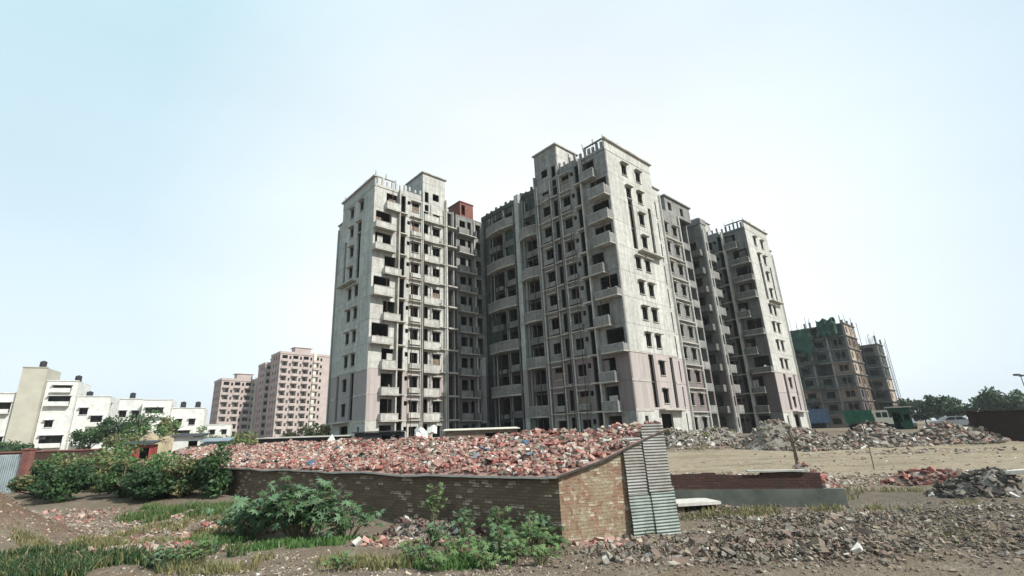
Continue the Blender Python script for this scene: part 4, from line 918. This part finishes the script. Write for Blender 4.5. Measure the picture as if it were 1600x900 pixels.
# ------------------------------------------------------------------ rubble, gravel and heaps
def scatter(name, label, regions, mats, pw, seed):
    rnd = random.Random(seed); q = MB()
    for (cx, cy, rx, ry, n, size, lift) in regions:
        for i in range(n):
            a = rnd.uniform(0, 6.28); k = math.sqrt(rnd.random())*rnd.uniform(.7, 1.15); x, y = cx+math.cos(a)*rx*k, cy+math.sin(a)*ry*k
            big = rnd.random()**3; s = size*(.35+1.5*big)
            up = lift*max(0, 1-k*k)*(.5+.5*noise.noise(Vector((x*.8, y*.8, 1))))*rnd.random()
            piece(q, (x, y, H(x, y)+up+s*rnd.uniform(-.12, .12)), rnd, s, mats, pw)
    return tag(q.build(name, mats), label, kind='stuff')
scatter('broken_rubble', 'grey-brown broken rubble strewn over the right foreground', [(6.7, 12.4, 3.7, 2.0, 10000, .10, .35), (9.0, 14.6, 3.0, 1.9, 4200, .10, .35), (3.5, 12.2, 1.6, 1.3, 1300, .14, .25), (12.5, 13.0, 4.2, 3.0, 4500, .085, .15), (11.5, 11.6, 3, 1.5, 1600, .1, .2), (7.5, 16.6, 3.5, 1.2, 1000, .13, .1), (4.6, 13.5, 1.6, .5, 500, .12, .05), (6.6, 12.4, 3.4, 1.9, 900, .2, .35), (9.5, 14.4, 2.6, 1.6, 300, .18, .3)], ['g1', 'g2', 'g3', 'g4', 'b5', 'dirt'], [26, 32, 16, 10, 2, 22], 21)
scatter('brick_debris', 'pinkish broken brick strewn over the lower left ground', [(-9.0, 14.3, 2.6, 1.3, 1100, .15, .15), (-10.4, 16.6, 2.2, 1.2, 350, .16, .1), (2.9, 12.9, 1.0, .7, 350, .17, .15), (-2.2, 14.3, 1.6, .7, 500, .17, .2), (-8, 16.8, 1.2, .8, 250, .15, .1), (-14.5, 19.2, 4.0, 1.6, 900, .10, .05), (-17, 20.5, 2.5, 1.2, 300, .14, .05), (-13.4, 14.6, 2.2, 1.6, 500, .06, .02)], ['b2', 'b4', 'g3', 'b1', 'b3', 'g2'], [26, 24, 20, 14, 8, 14], 22)
scatter('gravel', 'pale gravel on the bare ground in the foreground', [(-5, 12.2, 3.4, 1.3, 1800, .06, .0), (-11.5, 17.5, 3.6, 1.4, 900, .09, .05), (12, 15, 4, 2.5, 900, .07, 0), (0, 11.3, 3, .8, 700, .07, 0)], ['g3', 'g1', 'b4', 'b5'], [4, 4, 3, 1], 23)
scatter('site_debris', 'scattered debris across the levelled site', [(20, 39, 12, 3, 900, .3, .2), (14, 23, 6, 2, 300, .16, .1), (30, 38, 10, 4, 700, .35, .3), (12, 40, 5, 3, 350, .3, .2), (-18, 32, 8, 4, 500, .3, .2), (25, 28, 9, 3, 90, .2, 0), (18, 28, 12, 5, 900, .08, 0), (14, 22, 5, 1.5, 900, .13, .08), (20, 22.5, 4, 1.5, 800, .15, .1), (11, 24.5, 4, 1.2, 500, .12, .05), (26, 31.5, 8, 1.2, 500, .16, .05)], ['g3', 'g1', 'g2', 'b2', 'b5'], [30, 30, 20, 10, 8], 24)
scatter('soil_clods', 'brown soil clods and small stones over the foreground', [(-4, 11.6, 7, 1.6, 2600, .055, .02), (3, 11.4, 5, 1.4, 2200, .065, .04), (9, 11.2, 5, 1.6, 2600, .07, .05), (13, 15, 5, 2.2, 2200, .075, .05), (-3.5, 14.4, 4, .8, 900, .07, .05), (-12, 16.5, 4, 2.5, 1800, .07, .03)], ['dirt', 'g2', 'g4', 'g1', 'g3'], [40, 26, 14, 12, 8], 27)
def heap(x, y, rx, ry, h, n, size, mats, pw, label, seed, name='rubble_heap', base='gdust', peaks=3):
    rnd = random.Random(seed); q = MB(); pk = [(rnd.uniform(-.55, .55), rnd.uniform(-.4, .4), rnd.uniform(.4, .75), rnd.uniform(.55, 1)) for _ in range(peaks)] + [(0, 0, .8, .6)]
    def hz(a, b_):
        e = max(0, 1-(a*a+b_*b_)); v = max(p[3]*math.exp(-(((a-p[0])/p[2])**2+((b_-p[1])/p[2])**2)*1.6) for p in pk)
        return h*v*min(1, e*1.6)
    z0 = H(x, y); K = 22
    for j in range(K+1):
        for i in range(K+1):
            a, b_ = -1+2*i/K, -1+2*j/K; gx, gy = a*rx, b_*ry; nn = .12*h*noise.noise(Vector((gx*1.3+seed, gy*1.3, 0))) if hz(a, b_) > .02 else 0
            q.v.append((gx, gy, H(x+gx, y+gy)-z0+hz(a, b_)+nn-.06))
    for j in range(K):
        for i in range(K): k = j*(K+1)+i; q.f.append((k, k+1, k+K+2, k+K+1)); q.m.append(0)
    for i in range(n):
        a = rnd.uniform(0, 6.28); k = math.sqrt(rnd.random())*.98; gx, gy = math.cos(a)*k, math.sin(a)*k
        s = size*(.35+1.4*rnd.random()**3); mi = rnd.choices(range(len(mats)), pw)[0]
        q.chunk((gx*rx, gy*ry, H(x+gx*rx, y+gy*ry)-z0+hz(gx, gy)+s*.1), s, s*rnd.uniform(.4, .9), s*rnd.uniform(.3, .7), rnd, 1+mi)
    return tag(q.build(name, [base]+mats, None, (x, y, z0)), label, 'rubble heap', 'rubble heaps on the site')
GM = ['g1', 'g3', 'g2', 'b5', 'g4', 'b2']
heap(22.0, 36.3, 4.6, 2.8, 2.2, 2200, .28, GM, [30, 26, 22, 6, 6, 5], 'tallest grey rubble heap at the foot of the right-hand tower', 31)
heap(17.0, 41.5, 4.6, 2.4, 1.3, 1300, .36, ['g3', 'b5', 'g1', 'leafy'], [30, 12, 24, 8], 'low pale rubble heap below the rear wing', 32)
heap(27.3, 36.5, 4.2, 2.4, 1.5, 1500, .34, GM, [30, 22, 24, 4, 10, 5], 'long grey rubble heap in front of the truck', 33)
heap(33.0, 36.5, 4.0, 2.2, 1.3, 1200, .34, GM, [22, 16, 26, 4, 16, 14], 'brownish rubble heap between the truck and the dark wall', 34)
heap(18.2, 21.2, 2.3, .8, .5, 420, .22, ['b3', 'b1', 'g2', 'b2'], [40, 18, 26, 8], 'low dark red heap of broken brick at the near edge of the sand', 35)
heap(12.8, 20.6, 1.1, .8, .95, 260, .2, ['b1', 'b2', 'b5', 'g3'], [30, 24, 8, 16], 'small red brick heap at the right end of the low wall', 36)
heap(16.2, 17.4, 1.6, 1.0, .75, 520, .2, ['g4', 'g1', 'g4', 'b5'], [40, 18, 24, 3], 'dark heap of broken slabs at the right edge', 37, peaks=2)
heap(6.9, 20.9, .5, .5, 1.9, 120, .22, ['b1', 'b2', 'b3', 'g3'], [30, 20, 12, 8], 'narrow red brick heap just behind the corrugated sheets', 38, peaks=1)
heap(-1.7, 15.0, 1.9, .7, .5, 900, .13, ['g2', 'b3', 'g4', 'b5'], [26, 20, 20, 4], 'low purplish rubble heap at the base of the shed wall', 39)
heap(-23.5, 35.6, 3.0, 1.6, 1.2, 700, .24, ['b1', 'b2', 'b4', 'g3'], [22, 28, 22, 14], 'pink brick heap beyond the left end of the shed', 40)
heap(-28.5, 43.0, 4.6, 2.4, 2.5, 300, .25, ['straw', 'straw', 'b4', 'leafy'], [30, 24, 10, 10], 'straw-coloured earth heap behind the small shacks', 41, base='straw', peaks=4)

# ------------------------------------------------------------------ low wall on the right
wr = empty('low_wall', (6.0, 18.2, H(6.5, 18.2)-.05), math.atan2(-1.25, 5.3), 'low roofless wall of dark brick over a grey plinth, right of the shed', 'wall')
w = MB(); w.box(-.4, 5.6, .0, .28, 0, .58); w.build('plinth', 'plinth', wr)
w = MB()
x = -.4
while x < 5.0:
    l = R.uniform(.3, .7); w.box(x, min(x+l, 5.0)-.002, .025, .255, .582, 1.06+R.uniform(-.05, .05)); x += l
w.build('brick_course', 'brickred', wr)
w = MB(); w.box(2.8, 4.6, -.05, .3, 1.12, 1.17); w.build('coping', 'slab', wr)
# broken concrete slab propped beside it
mb = MB(); mb.box(-.75, .75, -.5, .5, .22, .31); mb.box(-.7, -.45, -.3, .3, 0, .218, 1); mb.box(.5, .68, -.3, .3, 0, .218, 1)
o = mb.build('concrete_slab', ['b5', 'g2'], None, (6.6, 17.4, H(6.6, 17.4)-.02)); o.rotation_euler.z = .15; tag(o, 'pale concrete slab propped on stones beside the corrugated sheets', 'slab')
for i, (x, y, sx_, sy_, lab) in enumerate([(-8.0, 16.2, .42, .22, 'flat white block lying left of the castor plants'), (-3.6, 13.9, .25, .16, 'small white lump on the gravel right of the castor plants'), (16.9, 16.8, .9, .16, 'long white broken post on the dark heap at right'), (2.3, 11.2, .14, .12, 'small white stone at the bottom edge below the shed corner')]):
    q = MB(); q.chunk((0, 0, .1 if i != 2 else .62), sx_, sy_, .14, random.Random(i), 0, .15); o = q.build('white_block', 'b5', None, (x, y, H(x, y)-.01)); tag(o, lab, 'block')
# poles
for x, y, h, r, lab in ((15.2, 25.6, 1.9, .035, 'short dark stake standing in the sand behind the low wall'), (18.5, 24.9, 2.4, .022, 'thin tall stake standing alone in the sand')):
    q = MB(); q.tube([(0, 0, -.2), (.03, 0, h*.5), (0, .02, h)], r, 6); q.tube([(.01, 0, h*.72), (.18, .02, h*.86)], r*.5, 5); o = q.build('wooden_stake', 'bark', None, (x, y, H(x, y))); tag(o, lab, 'stake')
tree('thin_sapling', 16.3, 27.3, 2.3, 1.3, 'thin leafless-looking sapling beside the short stake in the sand', 'sapling', ['leafy', 'g2'], 91, 160, .05, None, .3)

# ------------------------------------------------------------------ right mid-distance: truck, car, dark wall, lamp
def wheel(mb, x, y, r, w): mb.tube([(x, y-w/2, r), (x, y+w/2, r)], r, 14)
tr = empty('tipper_truck', (47.8, 62, 0), rad(-38), 'green tipper truck with white cab behind the rubble heap', 'truck')
q = MB(); q.box(-3.0, -.2, -1.15, 1.15, 1.0, 1.1); q.box(-3.0, -2.9, -1.15, 1.15, 1.102, 2.5); q.box(-.3, -.2, -1.15, 1.15, 1.102, 2.7); q.box(-2.898, -.302, -1.15, -1.05, 1.102, 2.5); q.box(-2.898, -.302, 1.05, 1.15, 1.102, 2.5)
for x in (-2.5, -1.9, -1.3, -.7): q.box(x, x+.1, -1.22, -1.152, 1.0, 2.5)
q.build('tipper_body', 'truckgreen', tr)
q = MB()
for a in ((-.05, 1.65, .75, 1.5), (-.05, 1.35, 1.502, 2.3)): q.box(a[0], a[1], -1.05, 1.05, a[2], a[3])
q.quad([(1.35, -1.05, 2.3), (1.35, 1.05, 2.3), (1.65, 1.05, 1.502), (1.65, -1.05, 1.502)]); q.box(-.05, 1.3, -1.1, 1.1, 2.302, 2.4); q.build('cab', 'offwhite', tr)
for x in (.15, .75): q = MB(); q.box(x, x+.5, -1.065, -1.052, 1.55, 2.15); q.build('window', 'glass', tr)
q = MB(); q.quad([(1.40, -.9, 2.2), (1.40, .9, 2.2), (1.655, .9, 1.56), (1.655, -.9, 1.56)]); q.build('windscreen', 'glass', tr)
q = MB(); q.box(-3.0, 1.5, -.45, .45, .6, .74); q.box(1.5, 1.72, -1.05, 1.05, .45, .74); q.build('chassis', 'frame', tr)
for x in (-2.3, .8):
    for y in (-.95, .95): q = MB(); wheel(q, x, y, .48, .3); q.build('wheel', 'rubber', tr)
cb = empty('site_cabin', (52.9, 64.5, 0), rad(-38), 'dark green site cabin with flat pale roof beside the white truck cab', 'cabin')
q = MB(); q.facade('x', -1, 1, -1.1, 1.1, 0, 2.7, [(-.7, .1, .1, 2.1), (.4, .9, 1.1, 1.9)], .08, 0, 1); q.facade('y', -1.1, 1, -.918, 1, 0, 2.7, [], .08, 0, 1); q.facade('y', 1.1, -1, -.918, 1, 0, 2.7, [], .08, 0, 1); q.box(-1.018, 1.018, .92, 1, 0, 2.7); q.build('wall', ['net', 'inner'], cb)
q = MB(); q.box(-1.35, 1.35, -1.3, 1.2, 2.702, 2.86); q.build('roof', 'slab', cb)
# parked car
car = empty('parked_car', (57.3, 62, 0), rad(-20), 'silver car parked beyond the rubble near the dark wall', 'car')
prof = [(-2.05, .35), (-2.1, .75), (-1.9, .92), (-1.25, .98), (-.75, 1.38), (.55, 1.42), (1.15, 1.0), (1.95, .86), (2.1, .6), (2.05, .32)]
q = MB()
for y in (-.82, .82): q.quad([(x, y, z) for x, z in prof])
for i in range(len(prof)): (xa, za), (xb, zb) = prof[i], prof[(i+1) % len(prof)]; q.quad([(xa, -.82, za), (xb, -.82, zb), (xb, .82, zb), (xa, .82, za)])
q.build('body', 'carsilver', car)
for y in (-.83, .83):
    q = MB(); q.quad([(-1.1, y, 1.0), (-.68, y, 1.32), (-.1, y, 1.35), (-.1, y, 1.0)]); q.build('window', 'glass', car)
    q = MB(); q.quad([(0, y, 1.0), (0, y, 1.35), (.5, y, 1.36), (.98, y, 1.02)]); q.build('window', 'glass', car)
q = MB(); q.quad([(.6, -.7, 1.435), (.6, .7, 1.435), (1.13, .7, 1.06), (1.13, -.7, 1.06)]); q.build('windscreen', 'glass', car)
for x in (-1.3, 1.3):
    for y in (-.75, .75): q = MB(); wheel(q, x, y, .32, .2); q.build('wheel', 'rubber', car)
cc = copy_tree(car); cc.location = (54.6, 66.0, 0); cc.rotation_euler.z = rad(60); tag(cc, 'second silver car parked end-on, left of the other car', 'car', 'parked cars'); car['group'] = 'parked cars'
dw = empty('dark_wall', (34.6, 36.2, H(34.6, 36.2)-.1), rad(-38), 'long shaded brick wall at the right edge', 'wall')
q = MB(); q.box(0, 14, 0, .3, 0, 2.15); q.build('wall_face', 'darkwall', dw)
for i in range(5): q = MB(); q.box(i*3.4, i*3.4+.4, -.1, -.002, 0, 2.2); q.build('pier', 'darkwall', dw)
q = MB(); q.box(-.1, 14.1, -.14, .4, 2.202, 2.28); q.build('coping', 'g4', dw)
lp = empty('street_lamp', (78.0, 71.6, 0), rad(200), 'dark street lamp on a thin pole above the far treeline', 'street lamp')
q = MB(); q.tube([(0, 0, 0), (0, 0, 6.8)], .09, 8, 0, .05); q.build('pole', 'frame', lp); q = MB(); q.tube([(0, 0, 6.8), (.3, 0, 7.0), (.8, 0, 7.0)], .035, 6); q.build('arm', 'frame', lp); q = MB(); q.box(.5, 1.3, -.25, .25, 6.85, 7.1); q.box(-.5, .1, -.2, .2, 6.75, 7.0); q.build('lamp_head', 'frame', lp)

# ------------------------------------------------------------------ left mid-distance: fence, wall, shacks
cf = corrugated('fence_sheet', (-27.6, 27.2, 0), (-24.9, 26.6, 0), -1.1, .85, 0, 'metalb', 'blue-grey corrugated fence sheet at the left edge', None, True, .025, .15)
fp = MB(); fp.box(-.2, .2, -.15, .15, -.2, 2.1); fp.box(-.24, .24, -.19, .19, 2.102, 2.18); o = fp.build('brick_pier', 'red', None, (-24.6, 26.6, H(-24.6, 26.6))); tag(o, 'red-brown brick pier beside the blue-grey fence sheet', 'pier')
lw = empty('garden_wall', (-36.0, 34.5, H(-30, 33)-.1), rad(14), 'low red-brown brick wall running behind the left bushes', 'wall')
q = MB(); q.box(0, 8.0, 0, .25, 0, 1.75); q.build('wall_face', 'brickred', lw); q = MB(); q.box(-.1, 8.1, -.05, .3, 1.752, 1.84); q.build('coping', 'red', lw)
def shack(x, y, w_, d_, h, rz, label, wall, roof, tilt=.25):
    root = empty('shack', (x, y, H(x, y)-.05), rz, label, 'shack'); q = MB()
    q.facade('x', 0, 1, 0, w_, 0, h, [(w_*.55, w_*.9, .05, h*.85)], .1, 0, 1); q.facade('y', 0, 1, .102, d_, 0, h, [], .1, 0, 1); q.facade('y', w_, -1, .102, d_, 0, h, [], .1, 0, 1); q.facade('x', d_, -1, .102, w_-.102, 0, h, [], .1, 0, 1)
    q.build('wall', [wall, 'inner'], root)
    q = MB(); z0, z1 = h+.01, h+tilt
    for o in (0, .06): q.quad([(-.2, -.25, z0+o), (w_+.2, -.25, z0+o), (w_+.2, d_+.2, z1+o), (-.2, d_+.2, z1+o)])
    q.quad([(-.2, -.25, z0), (w_+.2, -.25, z0), (w_+.2, -.25, z0+.06), (-.2, -.25, z0+.06)]); q.build('roof', roof, root)
shack(-27.8, 38.0, 1.7, 1.6, 1.6, rad(20), 'small shack with red cloth walls beyond the left end of the rubble roof', 'redcloth', 'black')
shack(-25.0, 39.2, 1.9, 1.6, 2.0, rad(15), 'small white-walled shack next to the red one', 'white', 'black')
shack(-22.6, 39.2, 1.7, 1.4, 1.6, rad(15), 'small grey-blue sheeted shack, right of the white one', 'tarpgrey', 'tarpgrey')
shack(-20.5, 44, 7.6, 3, 1.5, rad(8), 'long low shed with black tarpaulin front below the dry hedge', 'black', 'slab', .1)
shack(-11.8, 43, 4.2, 3, 1.75, rad(8), 'black tarpaulin shed left of the left grey tower', 'black', 'black', .1)
q = MB(); q.quad([(-.9, -.7, 0), (.9, -.7, 0), (.15, 0, 1.7)]); q.quad([(.9, -.7, 0), (.9, .7, 0), (.15, 0, 1.7)]); q.quad([(.9, .7, 0), (-.9, .7, 0), (.15, 0, 1.7)]); q.quad([(-.9, .7, 0), (-.9, -.7, 0), (.15, 0, 1.7)])
o = q.build('white_tent', 'white', None, (-13.4, 41.5, H(-13.4, 41.5)+.1)); tag(o, 'pointed white tarpaulin tent beside the black tarpaulin shed', 'tent')
shack(-3.8, 41.5, 6.0, 3.2, 1.75, rad(2), 'low cream-roofed store at the foot of the left tower', 'brown', 'offwhite', .15)
heap(1.6, 37.5, 1.6, 1.2, 1.9, 220, .26, ['straw', 'b4', 'b1', 'straw'], [30, 20, 12, 20], 'orange-yellow sand heap right of the cream-roofed store', 61, base='straw', peaks=2)
heap(-7.3, 37.0, 1.7, 1.1, 2.1, 220, .28, ['g4', 'g2', 'b3', 'g1'], [20, 26, 18, 14], 'dark brown rubble heap before the ground floor of the left tower', 62, peaks=2)
q = MB(); rr = random.Random(4)
for i in range(16): q.chunk((rr.gauss(0, .3), rr.gauss(0, .25), .9+rr.uniform(0, 1.1)), .8, .5, .7, rr, 0, .3)
q.box(-.5, .5, -.4, .4, 0, 1.2)
o = q.build('white_sack_pile', 'white', None, (-5.3, 37.6, H(-5.3, 37.6))); tag(o, 'pile of white sacks between the dark heap and the cream-roofed store', 'sacks')

# ------------------------------------------------------------------ summer dust haze
hm = bpy.data.materials.new('dust_haze'); hm.use_nodes = True; hn = hm.node_tree; hn.nodes.remove(hn.nodes['Principled BSDF'])
pv = hn.nodes.new('ShaderNodeVolumePrincipled'); pv.inputs['Color'].default_value = (.86, .92, .95, 1); pv.inputs['Density'].default_value = .00028; pv.inputs['Anisotropy'].default_value = .2
hn.links.new(pv.outputs[0], hn.nodes['Material Output'].inputs['Volume'])
q = MB(); q.box(-9000, 9000, -9000, 9000, -3.2, 48); q.v = q.v; M['haze'] = hm; hz_ = q.build('haze', 'haze'); tag(hz_, 'thin pale dust haze over the whole site', kind='stuff')

# ------------------------------------------------------------------ light, sky, camera
SUN_AZ, SUN_EL = 124.5, 44.0
w = bpy.data.worlds.new('World'); S.world = w; w.use_nodes = True; nt = w.node_tree
bg = nt.nodes['Background']; sky = nt.nodes.new('ShaderNodeTexSky'); sky.sky_type = 'NISHITA'; sky.sun_disc = False
sky.sun_elevation = rad(SUN_EL); sky.sun_rotation = rad(SUN_AZ); sky.air_density = 1.0; sky.dust_density = 3.0; sky.ozone_density = 1.0; sky.altitude = 200
tc = nt.nodes.new('ShaderNodeTexCoord')
mp = nt.nodes.new('ShaderNodeMapping'); mp.inputs['Scale'].default_value = (1, 1, 2.4); nt.links.new(tc.outputs['Generated'], mp.inputs[0])
cl = ramp(nt, nz(nt, .9, 3, mp.outputs[0], .45), .3, .7)
sp = nt.nodes.new('ShaderNodeSeparateXYZ'); nt.links.new(tc.outputs['Generated'], sp.inputs[0])
up = ramp(nt, sp.outputs[2], .12, .68)
dt = nt.nodes.new('ShaderNodeVectorMath'); dt.operation = 'DOT_PRODUCT'; nt.links.new(tc.outputs['Generated'], dt.inputs[0]); dt.inputs[1].default_value = (.13, .93, .34)
glow = ramp(nt, dt.outputs['Value'], .72, 1.0)
wl = ramp(nt, sp.outputs[0], -.75, .7)
base_ = mixc(nt, up, (8.8, 10.1, 10.9), (7.0, 9.9, 10.9))
base_ = mixc(nt, mth(nt, 'MULTIPLY', wl, .5), base_, (8.0, 9.2, 10.1))
tint = mixc(nt, glow, base_, (11.6, 12.1, 12.3))
veil = mth(nt, 'MULTIPLY_ADD', cl, .22, .74)
col = mixc(nt, veil, sky.outputs[0], tint)
nt.links.new(col, bg.inputs[0]); bg.inputs[1].default_value = .085
sl = bpy.data.lights.new('sun', 'SUN'); sl.energy = 5.0; sl.angle = rad(.6); sl.color = (1, .965, .91); so = bpy.data.objects.new('sun', sl); COL.objects.link(so)
d = Vector((math.sin(rad(SUN_AZ))*math.cos(rad(SUN_EL)), math.cos(rad(SUN_AZ))*math.cos(rad(SUN_EL)), math.sin(rad(SUN_EL))))
so.rotation_euler = d.to_track_quat('Z', 'Y').to_euler(); so.location = (30, -30, 60)

cd = bpy.data.cameras.new('camera'); cam = bpy.data.objects.new('camera', cd); COL.objects.link(cam); S.camera = cam
p_, r_ = rad(17.09), rad(-1.91)
F = Vector((0, math.cos(p_), math.sin(p_))); R0 = Vector((1, 0, 0)); U0 = R0.cross(F)
RR = R0*math.cos(r_) + U0*math.sin(r_); UU = U0*math.cos(r_) - R0*math.sin(r_)
mtx = Matrix((( RR.x, UU.x, -F.x, 0), (RR.y, UU.y, -F.y, 0), (RR.z, UU.z, -F.z, 1.05), (0, 0, 0, 1)))
cam.matrix_world = mtx
cd.sensor_width = 36; cd.lens = 36*746.07/1600; cd.shift_x = 40/1600; cd.clip_end = 30000; cd.clip_start = .1
S.view_settings.view_transform = 'Standard'; S.view_settings.look = 'None'; S.view_settings.exposure = .30; S.view_settings.gamma = 1
S.render.resolution_x = 1024; S.render.resolution_y = 576
